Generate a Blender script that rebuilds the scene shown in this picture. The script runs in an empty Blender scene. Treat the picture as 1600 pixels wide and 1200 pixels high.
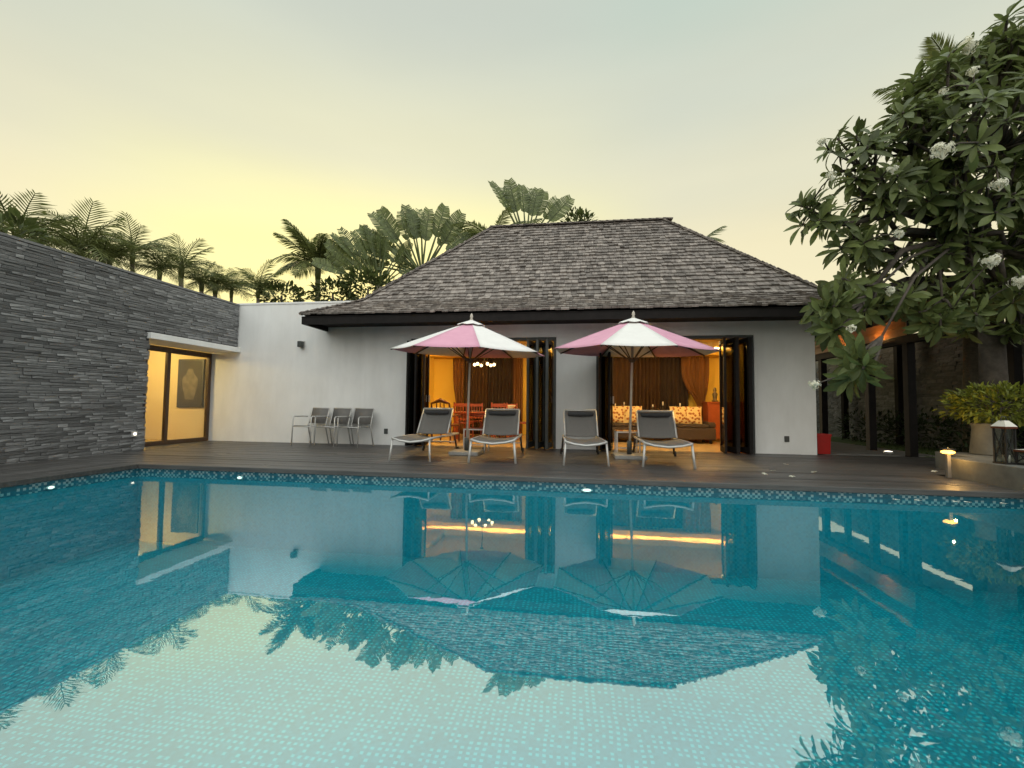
import bpy, math, random
from mathutils import Vector, Matrix
R = math.radians
rnd = random.Random(7)
sc = bpy.context.scene
col = sc.collection

# ------------------------------------------------------------------ camera
F_PX, PITCH, ROLL, YAW, CZ = 700.5, 0.0484, 0.0104, 0.1405, 1.05
cam_d = bpy.data.cameras.new('camera'); cam = bpy.data.objects.new('camera', cam_d); col.objects.link(cam)
_r0 = Vector((math.cos(YAW), math.sin(YAW), 0)); _f0 = Vector((-math.sin(YAW), math.cos(YAW), 0)); _z0 = Vector((0, 0, 1))
FWD = _f0*math.cos(PITCH) + _z0*math.sin(PITCH)
_u1 = -_f0*math.sin(PITCH) + _z0*math.cos(PITCH)
RGT = _r0*math.cos(ROLL) + _u1*math.sin(ROLL)
UPV = -_r0*math.sin(ROLL) + _u1*math.cos(ROLL)
m = Matrix.Identity(4)
for i in range(3):
    m[i][0] = RGT[i]; m[i][1] = UPV[i]; m[i][2] = -FWD[i]
m[2][3] = CZ
cam.matrix_world = m
cam_d.sensor_width = 36; cam_d.lens = 36*F_PX/1600; cam_d.clip_start = 0.05; cam_d.clip_end = 600
sc.camera = cam

def at(px, py, axis, v):
    """a point of the place: the photograph's pixel on the plane axis = v (metres)"""
    d = FWD + RGT*((px-800)/F_PX) - UPV*((py-600)/F_PX)
    k = 'XYZ'.index(axis); o = Vector((0, 0, CZ)); t = (v-o[k])/d[k]
    return o + d*t

# ------------------------------------------------------------------ sky
GLOW = FWD + RGT*((610-800)/F_PX); GLOW.z = 0.0; GLOW.normalize()
SUN_EL = R(4.0); SUN_AZ = math.atan2(GLOW.x, GLOW.y)
world = bpy.data.worlds.new('World'); sc.world = world; world.use_nodes = True
nt = world.node_tree; N = nt.nodes; L = nt.links; N.clear()
w_out = N.new('ShaderNodeOutputWorld')
sky = N.new('ShaderNodeTexSky'); sky.sky_type = 'NISHITA'; sky.sun_disc = False
sky.sun_elevation = SUN_EL; sky.sun_rotation = SUN_AZ; sky.air_density = 1.0; sky.dust_density = 2.0; sky.ozone_density = 1.0
bg1 = N.new('ShaderNodeBackground'); bg1.inputs['Strength'].default_value = 0.02; L.new(sky.outputs[0], bg1.inputs['Color'])
tc = N.new('ShaderNodeTexCoord'); sep = N.new('ShaderNodeSeparateXYZ'); L.new(tc.outputs['Generated'], sep.inputs[0])
def wramp(stops):
    r = N.new('ShaderNodeValToRGB'); r.color_ramp.interpolation = 'EASE'
    while len(r.color_ramp.elements) < len(stops): r.color_ramp.elements.new(0.5)
    for e, (p, c) in zip(r.color_ramp.elements, stops): e.position = p; e.color = (*c, 1)
    L.new(sep.outputs['Z'], r.inputs[0]); return r
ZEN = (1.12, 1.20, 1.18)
SKY_SUN = [(0.00, (0.837, 0.710, 0.237)), (0.30, (0.773, 0.728, 0.300)), (0.37, (0.715, 0.680, 0.345)), (0.48, (0.570, 0.560, 0.392)), (0.68, (0.440, 0.473, 0.412)), (1.00, ZEN)]
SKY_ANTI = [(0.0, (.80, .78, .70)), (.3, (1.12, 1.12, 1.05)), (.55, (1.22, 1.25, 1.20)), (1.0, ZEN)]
SKY_SIDE = [(0.00, (0.728, 0.619, 0.364)), (0.30, (0.660, 0.595, 0.385)), (0.42, (0.565, 0.545, 0.400)), (0.56, (0.475, 0.498, 0.412)), (0.68, (0.412, 0.480, 0.415)), (1.00, ZEN)]
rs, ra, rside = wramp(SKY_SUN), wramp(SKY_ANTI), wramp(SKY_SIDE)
dot = N.new('ShaderNodeVectorMath'); dot.operation = 'DOT_PRODUCT'; dot.inputs[1].default_value = GLOW; L.new(tc.outputs['Generated'], dot.inputs[0])
z2 = N.new('ShaderNodeMath'); z2.operation = 'MULTIPLY'; L.new(sep.outputs['Z'], z2.inputs[0]); L.new(sep.outputs['Z'], z2.inputs[1])
zi = N.new('ShaderNodeMath'); zi.operation = 'SUBTRACT'; zi.inputs[0].default_value = 1.0004; L.new(z2.outputs[0], zi.inputs[1])
zq = N.new('ShaderNodeMath'); zq.operation = 'SQRT'; L.new(zi.outputs[0], zq.inputs[0])
hd_ = N.new('ShaderNodeMath'); hd_.operation = 'DIVIDE'; L.new(dot.outputs['Value'], hd_.inputs[0]); L.new(zq.outputs[0], hd_.inputs[1])
def wmap(a, b):
    mr = N.new('ShaderNodeMapRange'); mr.interpolation_type = 'SMOOTHSTEP'; mr.inputs[1].default_value = a; mr.inputs[2].default_value = b
    L.new(hd_.outputs[0], mr.inputs[0]); return mr
def wmix(f, a, b):
    mx = N.new('ShaderNodeMix'); mx.data_type = 'RGBA'; L.new(f, mx.inputs[0]); L.new(a, mx.inputs[6]); L.new(b, mx.inputs[7]); return mx.outputs[2]
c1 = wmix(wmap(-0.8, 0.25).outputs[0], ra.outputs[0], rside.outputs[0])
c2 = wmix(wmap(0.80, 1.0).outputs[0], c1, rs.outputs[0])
cmap = N.new('ShaderNodeMapping'); cmap.inputs['Scale'].default_value = (1.2, 1.2, 5.0); L.new(tc.outputs['Generated'], cmap.inputs[0])
cno = N.new('ShaderNodeTexNoise'); cno.inputs['Scale'].default_value = 1.8; cno.inputs['Detail'].default_value = 5; L.new(cmap.outputs[0], cno.inputs['Vector'])
cmr = N.new('ShaderNodeMapRange'); cmr.inputs[1].default_value = .3; cmr.inputs[2].default_value = .7; cmr.inputs[3].default_value = .975; cmr.inputs[4].default_value = 1.025; L.new(cno.outputs['Fac'], cmr.inputs[0])
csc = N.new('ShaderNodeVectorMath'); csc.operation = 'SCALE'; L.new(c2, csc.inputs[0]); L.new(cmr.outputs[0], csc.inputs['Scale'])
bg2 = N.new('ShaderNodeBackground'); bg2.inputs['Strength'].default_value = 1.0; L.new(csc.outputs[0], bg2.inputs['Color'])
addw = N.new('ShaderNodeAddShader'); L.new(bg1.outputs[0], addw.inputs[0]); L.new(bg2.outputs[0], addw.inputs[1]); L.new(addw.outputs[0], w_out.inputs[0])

# ------------------------------------------------------------------ sun, exposure
sl = bpy.data.lights.new('sun', 'SUN'); sl.energy = 0.5; sl.angle = R(12); sl.color = (1, .82, .55)
so = bpy.data.objects.new('sun', sl); col.objects.link(so)
sdir = Vector((GLOW.x*math.cos(SUN_EL), GLOW.y*math.cos(SUN_EL), math.sin(SUN_EL)))
so.rotation_euler = sdir.to_track_quat('Z', 'Y').to_euler(); so.location = (-20, 40, 30)
vs = sc.view_settings; vs.view_transform = 'Standard'; vs.look = 'None'; vs.exposure = 0.40; vs.gamma = 1.0; vs.use_curve_mapping = False
try:
    sc.cycles.use_denoising = True; sc.cycles.denoiser = 'OPENIMAGEDENOISE'
except Exception: pass
sc.cycles.caustics_reflective = False; sc.cycles.max_bounces = 8; sc.cycles.transparent_max_bounces = 12; sc.cycles.diffuse_bounces = 4; sc.cycles.sample_clamp_indirect = 6

# ------------------------------------------------------------------ materials
MATS = {}
def newmat(name):
    m = bpy.data.materials.new(name); m.use_nodes = True; MATS[name] = m
    return m, m.node_tree.nodes, m.node_tree.links, m.node_tree.nodes['Principled BSDF']
def mat(name, c1, c2=None, scale=6, rough=.6, bump=0.0, spec=.4, metal=0, stretch=(1, 1, 1), per=0.0, detail=6, trans=0.0):
    m, n, l, b = newmat(name)
    if c2 is None: c2 = tuple(x*.8 for x in c1)
    t = n.new('ShaderNodeTexCoord'); mp = n.new('ShaderNodeMapping'); mp.inputs['Scale'].default_value = stretch; l.new(t.outputs['Object'], mp.inputs[0])
    z = n.new('ShaderNodeTexNoise'); z.inputs['Scale'].default_value = scale; z.inputs['Detail'].default_value = detail; z.inputs['Roughness'].default_value = .62; l.new(mp.outputs[0], z.inputs['Vector'])
    r = n.new('ShaderNodeValToRGB'); r.color_ramp.elements[0].position = .3; r.color_ramp.elements[1].position = .7
    r.color_ramp.elements[0].color = (*c2, 1); r.color_ramp.elements[1].color = (*c1, 1); l.new(z.outputs['Fac'], r.inputs[0])
    outc = r.outputs[0]
    if per > 0:
        gi = n.new('ShaderNodeNewGeometry'); oi = n.new('ShaderNodeObjectInfo')
        ad = n.new('ShaderNodeMath'); ad.operation = 'ADD'; l.new(gi.outputs['Random Per Island'], ad.inputs[0]); l.new(oi.outputs['Random'], ad.inputs[1])
        fr = n.new('ShaderNodeMath'); fr.operation = 'FRACT'; l.new(ad.outputs[0], fr.inputs[0])
        mr = n.new('ShaderNodeMapRange'); mr.inputs[3].default_value = 1-per; mr.inputs[4].default_value = 1+per; l.new(fr.outputs[0], mr.inputs[0])
        vm = n.new('ShaderNodeVectorMath'); vm.operation = 'SCALE'; l.new(outc, vm.inputs[0]); l.new(mr.outputs[0], vm.inputs['Scale']); outc = vm.outputs[0]
    if name == 'white_paint':
        mp2 = n.new('ShaderNodeMapping'); mp2.inputs['Scale'].default_value = (5, 5, .5); l.new(t.outputs['Object'], mp2.inputs[0])
        z2_ = n.new('ShaderNodeTexNoise'); z2_.inputs['Scale'].default_value = 1.0; z2_.inputs['Detail'].default_value = 8; l.new(mp2.outputs[0], z2_.inputs['Vector'])
        m2 = n.new('ShaderNodeMapRange'); m2.inputs[1].default_value = .28; m2.inputs[2].default_value = .48; m2.inputs[3].default_value = .965; m2.inputs[4].default_value = 1.0; l.new(z2_.outputs['Fac'], m2.inputs[0])
        v2 = n.new('ShaderNodeVectorMath'); v2.operation = 'SCALE'; l.new(outc, v2.inputs[0]); l.new(m2.outputs[0], v2.inputs['Scale']); outc = v2.outputs[0]
    l.new(outc, b.inputs['Base Color'])
    b.inputs['Roughness'].default_value = rough; b.inputs['Metallic'].default_value = metal; b.inputs['Specular IOR Level'].default_value = spec
    if bump > 0:
        bp = n.new('ShaderNodeBump'); bp.inputs['Strength'].default_value = bump; bp.inputs['Distance'].default_value = .02; l.new(z.outputs['Fac'], bp.inputs['Height']); l.new(bp.outputs[0], b.inputs['Normal'])
    if trans > 0:
        tr = n.new('ShaderNodeBsdfTranslucent'); l.new(outc, tr.inputs[0]); mx = n.new('ShaderNodeMixShader'); mx.inputs[0].default_value = trans
        o = n['Material Output']; l.new(b.outputs[0], mx.inputs[1]); l.new(tr.outputs[0], mx.inputs[2]); l.new(mx.outputs[0], o.inputs[0])
    return m
def emit(name, c, s):
    m, n, l, b = newmat(name); b.inputs['Base Color'].default_value = (*c, 1); b.inputs['Emission Color'].default_value = (*c, 1); b.inputs['Emission Strength'].default_value = s
    return m
def glassmat(name, tint=(.8, .85, .85), refl=1.0):
    m, n, l, b = newmat(name); n.remove(b)
    t = n.new('ShaderNodeBsdfTransparent'); t.inputs[0].default_value = (*tint, 1)
    g = n.new('ShaderNodeBsdfGlossy'); g.inputs['Roughness'].default_value = .02; g.inputs[0].default_value = (refl, refl, refl, 1)
    lwt = n.new('ShaderNodeLayerWeight'); pw_ = n.new('ShaderNodeMath'); pw_.operation = 'POWER'; pw_.inputs[1].default_value = 5; l.new(lwt.outputs['Facing'], pw_.inputs[0]); fr = n.new('ShaderNodeMath'); fr.operation = 'MULTIPLY_ADD'; fr.inputs[1].default_value = .9; fr.inputs[2].default_value = .045; l.new(pw_.outputs[0], fr.inputs[0])
    mx = n.new('ShaderNodeMixShader'); l.new(fr.outputs[0], mx.inputs[0]); l.new(t.outputs[0], mx.inputs[1]); l.new(g.outputs[0], mx.inputs[2]); l.new(mx.outputs[0], n['Material Output'].inputs[0])
    return m

mat('white_paint', (.86, .86, .84), (.72, .715, .69), scale=1.1, rough=.75, bump=.03, stretch=(1.3, 1.3, .55), detail=9)
mat('cream_paint', (.75, .62, .36), (.70, .56, .30), scale=1.2, rough=.7)
mat('ochre_paint', (.86, .60, .10), (.82, .55, .08), scale=1.1, rough=.65)
mat('slate', (.225, .225, .222), (.135, .137, .14), scale=9, rough=.6, bump=.9, stretch=(1, 1, 2.5), per=.34)
mat('slate_core', (.05, .05, .052), scale=5, rough=.9)
mat('shingle', (.32, .282, .25), (.12, .10, .09), scale=9, rough=.85, bump=.5, stretch=(1.5, .6, .6), per=.36)
mat('dark_timber', (.016, .013, .012), (.008, .007, .0065), scale=8, rough=.7, bump=.1, spec=.2)
mat('deck_wood', (.10, .095, .09), (.05, .047, .045), scale=5, rough=.42, bump=.25, stretch=(.35, 5, 3), per=.28)
mat('coping_stone', (.20, .19, .175), (.12, .115, .105), scale=5, rough=.6, bump=.2)
mat('concrete', (.17, .17, .15), (.10, .10, .088), scale=4, rough=.8, bump=.15)
mat('soffit_wood', (.42, .19, .05), (.28, .115, .03), scale=4, rough=.5, stretch=(8, .5, 2), bump=.08)
mat('aluminium', (.60, .59, .56), (.50, .49, .47), scale=20, rough=.45, metal=.35, spec=.5)
mat('grey_sling', (.18, .17, .158), (.14, .133, .123), scale=90, rough=.75, bump=.25)
mat('pillow_cloth', (.06, .06, .063), (.045, .045, .048), scale=40, rough=.85, bump=.2)
mat('black_plastic', (.02, .02, .02), scale=9, rough=.45)
mat('black_metal', (.025, .024, .023), scale=14, rough=.4)
mat('pink_canvas', (.72, .38, .49), (.66, .33, .44), scale=5, rough=.85, bump=.08, trans=.02)
mat('white_canvas', (.84, .82, .79), (.78, .76, .73), scale=5, rough=.85, bump=.08, trans=.02)
mat('pole_wood', (.55, .50, .43), (.45, .40, .34), scale=10, rough=.5)
mat('rib_wood', (.10, .075, .055), scale=10, rough=.6)
mat('granite', (.40, .38, .35), (.28, .27, .25), scale=25, rough=.6, bump=.1)
mat('red_plastic', (.42, .018, .014), (.34, .015, .012), scale=5, rough=.4)
mat('trunk_bark', (.10, .082, .065), (.05, .041, .033), scale=9, rough=.9, bump=.6)
mat('palm_bark', (.22, .19, .13), (.12, .10, .07), scale=12, rough=.9, bump=.5, stretch=(1, 1, 4))
mat('frangipani_leaf', (.17, .205, .068), (.09, .12, .036), scale=5, rough=.45, spec=.35, per=.5, trans=.32)
mat('palm_leaf', (.17, .19, .06), (.11, .13, .04), scale=4, rough=.45, spec=.5, per=.35, trans=.42)
mat('banana_leaf', (.16, .195, .07), (.10, .13, .045), scale=3, rough=.42, spec=.5, per=.25, trans=.4)
mat('bush_leaf', (.10, .125, .035), (.055, .075, .02), scale=5, rough=.5, per=.5, trans=.35)
mat('shrub_leaf', (.24, .26, .035), (.13, .16, .022), scale=5, rough=.5, per=.45, trans=.25)
mat('hedge_leaf', (.035, .06, .018), (.02, .035, .01), scale=5, rough=.55, per=.5, trans=.1)
mat('grass', (.08, .12, .03), (.045, .075, .02), scale=8, rough=.8, per=.4)
mat('petal', (.86, .85, .74), (.80, .78, .62), scale=9, rough=.6, trans=.2)
mat('soil', (.06, .05, .04), (.04, .033, .026), scale=3, rough=.95, bump=.3)
mat('ground_mat', (.10, .10, .07), (.06, .065, .04), scale=.5, rough=.95, bump=.2)
mat('path_stone', (.22, .215, .20), (.14, .135, .125), scale=4, rough=.7, bump=.2)
mat('brown_drape', (.070, .032, .012), (.035, .017, .007), scale=3, rough=.8, stretch=(4, 4, .4))
mat('amber_drape', (.20, .08, .02), (.11, .045, .012), scale=3, rough=.7, stretch=(4, 4, .4))
mat('dark_drape', (.035, .02, .013), (.02, .012, .009), scale=3, rough=.8, stretch=(4, 4, .4))
mat('red_wood', (.33, .07, .022), (.22, .045, .015), scale=5, rough=.35, stretch=(1, 6, 1))
mat('mahogany', (.14, .04, .018), (.08, .025, .012), scale=5, rough=.3, stretch=(6, 1, 1))
mat('room_floor', (.55, .40, .22), (.46, .33, .18), scale=2, rough=.25, spec=.5)
mat('sofa_cloth', (.05, .035, .03), (.035, .025, .022), scale=20, rough=.9)
mat('cream_china', (.78, .74, .64), scale=6, rough=.25)
mat('candle_wax', (.85, .82, .74), (.8, .76, .66), scale=6, rough=.5, trans=.15)
mat('canvas_paint', (.035, .03, .026), (.02, .018, .017), scale=2.5, rough=.6)
mat('pale_paint', (.20, .17, .12), (.06, .05, .035), scale=9, rough=.6)
mat('bronze', (.10, .075, .045), scale=8, rough=.4, metal=.5)
mat('door_timber', (.10, .055, .028), (.06, .034, .018), scale=5, rough=.5, stretch=(4, 4, .5))
mat('grey_frame', (.075, .08, .075), (.05, .054, .05), scale=8, rough=.45)
glassmat('door_glass', (.22, .23, .22)); glassmat('clear_glass', (.92, .94, .93)); glassmat('lantern_glass', (.8, .82, .8))
emit('warm_bulb', (1, .78, .42), 3); emit('garden_bulb', (1, .50, .09), 4); emit('spot_bulb', (1, .9, .7), 4); emit('pool_bulb', (1, .97, .85), 1.0); emit('ceiling_bulb', (1, .74, .36), 1.5); emit('uplight_bulb', (1, .50, .13), 260); emit('strip_bulb', (1, .70, .30), 300)
# cushion: cream with a printed amber pattern
mm, n, l, b = newmat('cushion_print')
tcn = n.new('ShaderNodeTexCoord'); vo = n.new('ShaderNodeTexVoronoi'); vo.inputs['Scale'].default_value = 13; l.new(tcn.outputs['Object'], vo.inputs['Vector'])
rr = n.new('ShaderNodeValToRGB'); rr.color_ramp.interpolation = 'CONSTANT'; rr.color_ramp.elements[0].color = (.28, .09, .02, 1); rr.color_ramp.elements[1].color = (.62, .46, .22, 1); rr.color_ramp.elements[1].position = .42
l.new(vo.outputs['Distance'], rr.inputs[0]); l.new(rr.outputs[0], b.inputs['Base Color']); b.inputs['Roughness'].default_value = .85
# pool mosaic: small squares, light ones scattered on turquoise, grout between
def mosaic(name, tile, dark, light, p_light, grout, dots=False):
    m, n, l, b = newmat(name)
    t = n.new('ShaderNodeTexCoord'); mp = n.new('ShaderNodeMapping'); mp.inputs['Scale'].default_value = (1/tile,)*3; mp.inputs['Location'].default_value = (.37, .37, .37); wz = n.new('ShaderNodeTexNoise'); wz.inputs['Scale'].default_value = 3.2; wz.inputs['Detail'].default_value = 2; l.new(t.outputs['Object'], wz.inputs['Vector'])
    wv = n.new('ShaderNodeVectorMath'); wv.operation = 'SUBTRACT'; wv.inputs[1].default_value = (.5, .5, .5); l.new(wz.outputs['Color'], wv.inputs[0])
    ws = n.new('ShaderNodeVectorMath'); ws.operation = 'MULTIPLY_ADD'; ws.inputs[1].default_value = (.05, .05, 0) if dots else (0, 0, 0); l.new(wv.outputs[0], ws.inputs[0]); l.new(t.outputs['Object'], ws.inputs[2])
    l.new(ws.outputs[0], mp.inputs[0])
    fl = n.new('ShaderNodeVectorMath'); fl.operation = 'FLOOR'; l.new(mp.outputs[0], fl.inputs[0])
    wn = n.new('ShaderNodeTexWhiteNoise'); wn.noise_dimensions = '3D'; l.new(fl.outputs[0], wn.inputs['Vector'])
    ck = n.new('ShaderNodeTexChecker'); ck.inputs['Scale'].default_value = 1.0; ck.inputs[1].default_value = (1, 1, 1, 1); ck.inputs[2].default_value = (0, 0, 0, 1)
    l.new(mp.outputs[0], ck.inputs['Vector'])
    ckf = ck.outputs['Fac']
    if dots:   # one light piece in every block of two by two
        sp = n.new('ShaderNodeSeparateXYZ'); l.new(mp.outputs[0], sp.inputs[0]); pr_ = []
        for ax in ('X', 'Y'):
            hf = n.new('ShaderNodeMath'); hf.operation = 'MULTIPLY'; hf.inputs[1].default_value = .5; l.new(sp.outputs[ax], hf.inputs[0])
            fc = n.new('ShaderNodeMath'); fc.operation = 'FRACT'; l.new(hf.outputs[0], fc.inputs[0])
            lt = n.new('ShaderNodeMath'); lt.operation = 'LESS_THAN'; lt.inputs[1].default_value = .5; l.new(fc.outputs[0], lt.inputs[0]); pr_.append(lt)
        pm = n.new('ShaderNodeMath'); pm.operation = 'MULTIPLY'; l.new(pr_[0].outputs[0], pm.inputs[0]); l.new(pr_[1].outputs[0], pm.inputs[1]); ckf = pm.outputs[0]
    gt = n.new('ShaderNodeMath'); gt.operation = 'LESS_THAN'; gt.inputs[1].default_value = p_light; l.new(wn.outputs['Value'], gt.inputs[0])
    ml = n.new('ShaderNodeMath'); ml.operation = 'MULTIPLY'; l.new(gt.outputs[0], ml.inputs[0]); l.new(ckf, ml.inputs[1])
    rp = n.new('ShaderNodeValToRGB'); l.new(wn.outputs['Color'], rp.inputs[0])
    rp.color_ramp.elements[0].color = (*dark, 1); rp.color_ramp.elements[1].color = (*[x*1.5 for x in dark], 1)
    mx = n.new('ShaderNodeMix'); mx.data_type = 'RGBA'; l.new(ml.outputs[0], mx.inputs[0]); l.new(rp.outputs[0], mx.inputs[6]); mx.inputs[7].default_value = (*light, 1)
    # large-scale unevenness
    nz = n.new('ShaderNodeTexNoise'); nz.inputs['Scale'].default_value = .8; l.new(t.outputs['Object'], nz.inputs['Vector'])
    mr = n.new('ShaderNodeMapRange'); mr.inputs[3].default_value = .85; mr.inputs[4].default_value = 1.15; l.new(nz.outputs['Fac'], mr.inputs[0])
    sc_ = n.new('ShaderNodeVectorMath'); sc_.operation = 'SCALE'; l.new(mx.outputs[2], sc_.inputs[0]); l.new(mr.outputs[0], sc_.inputs['Scale'])
    l.new(sc_.outputs[0], b.inputs['Base Color']); b.inputs['Roughness'].default_value = .35
    return m
mosaic('pool_mosaic', .022, (.0, .118, .152), (.0, .31, .35), .7, .1, True)
mosaic('pool_wall_mosaic', .027, (.0, .15, .20), (.02, .21, .26), .6, .1)
mosaic('band_mosaic', .03, (.01, .075, .105), (.21, .30, .31), .55, .1)
mosaic('ledge_mosaic', .034, (.022, .027, .024), (.04, .048, .042), .4, .1)
# water: clear, with a mirror surface stirred by very small ripples
mm, n, l, b = newmat('pool_water'); n.remove(b)
tr = n.new('ShaderNodeBsdfTransparent'); tr.inputs[0].default_value = (.70, .95, .97, 1)
gl = n.new('ShaderNodeBsdfGlossy'); gl.inputs['Roughness'].default_value = .012
fr = n.new('ShaderNodeFresnel'); fr.inputs[0].default_value = 1.33
mr = n.new('ShaderNodeMapRange'); mr.inputs[1].default_value = 0; mr.inputs[2].default_value = .42; mr.inputs[3].default_value = .56; mr.inputs[4].default_value = .22; l.new(fr.outputs[0], mr.inputs[0])
cb = n.new('ShaderNodeCombineColor'); [l.new(mr.outputs[0], cb.inputs[i]) for i in range(3)]; tn = n.new('ShaderNodeVectorMath'); tn.operation = 'MULTIPLY'; tn.inputs[1].default_value = (.90, .97, 1.0); l.new(cb.outputs[0], tn.inputs[0]); l.new(tn.outputs[0], gl.inputs[0])
tcn = n.new('ShaderNodeTexCoord'); nz = n.new('ShaderNodeTexNoise'); nz.inputs['Scale'].default_value = 2.3; nz.inputs['Detail'].default_value = 4; l.new(tcn.outputs['Object'], nz.inputs['Vector'])
bp = n.new('ShaderNodeBump'); bp.inputs['Strength'].default_value = .075; bp.inputs['Distance'].default_value = .010; l.new(nz.outputs['Fac'], bp.inputs['Height']); l.new(bp.outputs[0], gl.inputs['Normal'])
ad = n.new('ShaderNodeAddShader'); l.new(tr.outputs[0], ad.inputs[0]); l.new(gl.outputs[0], ad.inputs[1]); l.new(ad.outputs[0], n['Material Output'].inputs[0])

# ------------------------------------------------------------------ mesh helpers
class MB:
    def __init__(s): s.v = []; s.f = []
    def add(s, vs, fs):
        o = len(s.v); s.v += [tuple(p) for p in vs]; s.f += [tuple(i+o for i in q) for q in fs]; return s
    def box(s, x0, x1, y0, y1, z0, z1):
        return s.add([(x0, y0, z0), (x1, y0, z0), (x1, y1, z0), (x0, y1, z0), (x0, y0, z1), (x1, y0, z1), (x1, y1, z1), (x0, y1, z1)],
                     [(3, 2, 1, 0), (4, 5, 6, 7), (0, 1, 5, 4), (1, 2, 6, 5), (2, 3, 7, 6), (3, 0, 4, 7)])
    def bar(s, a, b, w, h, up=(0, 0, 1)):
        a = Vector(a); b = Vector(b); d = (b-a).normalized(); u = Vector(up)
        if abs(d.dot(u)) > .95: u = Vector((0, 1, 0))
        x = d.cross(u).normalized()*w/2; y = x.cross(d).normalized()*h/2
        return s.add([a-x-y, a+x-y, a+x+y, a-x+y, b-x-y, b+x-y, b+x+y, b-x+y], [(3, 2, 1, 0), (4, 5, 6, 7), (0, 1, 5, 4), (1, 2, 6, 5), (2, 3, 7, 6), (3, 0, 4, 7)])
    def tube(s, pts, rad, n=8, cap=True):
        pts = [Vector(p) for p in pts]; k = len(pts)
        if not hasattr(rad, '__len__'): rad = [rad]*k
        vs = []; fs = []; prev = None
        for i, p in enumerate(pts):
            d = (pts[min(i+1, k-1)]-pts[max(i-1, 0)])
            d = d.normalized() if d.length > 1e-9 else Vector((0, 0, 1))
            if prev is None:
                u = Vector((0, 0, 1)) if abs(d.z) < .9 else Vector((1, 0, 0)); x = d.cross(u).normalized()
            else:
                x = prev-d*prev.dot(d); x = x.normalized() if x.length > 1e-6 else d.orthogonal().normalized()
            prev = x; y = d.cross(x)
            for j in range(n):
                a = 2*math.pi*j/n; vs.append(p+(x*math.cos(a)+y*math.sin(a))*rad[i])
        for i in range(k-1):
            for j in range(n): fs.append((i*n+j, i*n+(j+1) % n, (i+1)*n+(j+1) % n, (i+1)*n+j))
        if cap: fs.append(tuple(range(n-1, -1, -1))); fs.append(tuple((k-1)*n+j for j in range(n)))
        return s.add(vs, fs)
    def lathe(s, prof, n=16, c=(0, 0, 0)):
        vs = []; fs = []
        for (r, z) in prof:
            for j in range(n): a = 2*math.pi*j/n; vs.append((c[0]+r*math.cos(a), c[1]+r*math.sin(a), c[2]+z))
        for i in range(len(prof)-1):
            for j in range(n): fs.append((i*n+j, i*n+(j+1) % n, (i+1)*n+(j+1) % n, (i+1)*n+j))
        fs.append(tuple(range(n-1, -1, -1))); fs.append(tuple((len(prof)-1)*n+j for j in range(n)))
        return s.add(vs, fs)
    def prism(s, poly, z0, z1):
        k = len(poly)
        return s.add([(x, y, z0) for x, y in poly]+[(x, y, z1) for x, y in poly], [tuple(range(k-1, -1, -1)), tuple(range(k, 2*k))]+[(i, (i+1) % k, k+(i+1) % k, k+i) for i in range(k)])
    def mesh(s, name, m, smooth=False):
        me = bpy.data.meshes.new(name); me.from_pydata(s.v, [], s.f); me.materials.append(MATS[m])
        if smooth:
            for p in me.polygons: p.use_smooth = True
        me.update(); return me
    def build(s, name, m, parent=None, world=False, smooth=False, bevel=0, solid=0, sub=0):
        if world and parent is not None:
            o = parent.location; s.v = [(a-o.x, b-o.y, c-o.z) for a, b, c in s.v]
        return obj(name, s.mesh(name, m, smooth), parent, bevel, solid, sub)
def obj(name, me, parent=None, bevel=0, solid=0, sub=0):
    o = bpy.data.objects.new(name, me); col.objects.link(o)
    if parent is not None: o.parent = parent
    if solid: md = o.modifiers.new('s', 'SOLIDIFY'); md.thickness = solid; md.offset = 0
    if bevel: md = o.modifiers.new('b', 'BEVEL'); md.width = bevel; md.segments = 2; md.limit_method = 'ANGLE'
    if sub: md = o.modifiers.new('u', 'SUBSURF'); md.levels = sub; md.render_levels = sub
    return o
def tag(o, label=None, cat=None, group=None, kind=None):
    if label: o['label'] = label
    if cat: o['category'] = cat
    if group: o['group'] = group
    if kind: o['kind'] = kind
    return o
def thing(name, label, cat, loc=(0, 0, 0), rz=0, group=None):
    o = bpy.data.objects.new(name, None); col.objects.link(o); o.location = loc; o.rotation_euler = (0, 0, rz); o.empty_display_size = .2
    return tag(o, label, cat, group)
def copy_tree(o, parent=None):
    c = o.copy(); col.objects.link(c); c.parent = parent
    for ch in o.children: copy_tree(ch, c)
    return c
def struct(o): o['kind'] = 'structure'; return o
def stuff(o): o['kind'] = 'stuff'; return o
def lamp(name, loc, power, color, radius, parent=None):
    d = bpy.data.lights.new(name, 'POINT'); d.energy = power; d.color = color; d.shadow_soft_size = radius
    o = bpy.data.objects.new(name, d); col.objects.link(o); o.location = loc
    if parent is not None: o.parent = parent
    return o

ZD = .12                                   # deck level over the water
PX0, PX1, PY0, PY1 = -6.45, 5.2, .45, 5.9  # pool
YW = 9.9                                   # plane of the white facade
XS = -8.22                                 # face of the dark stone wall

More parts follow.
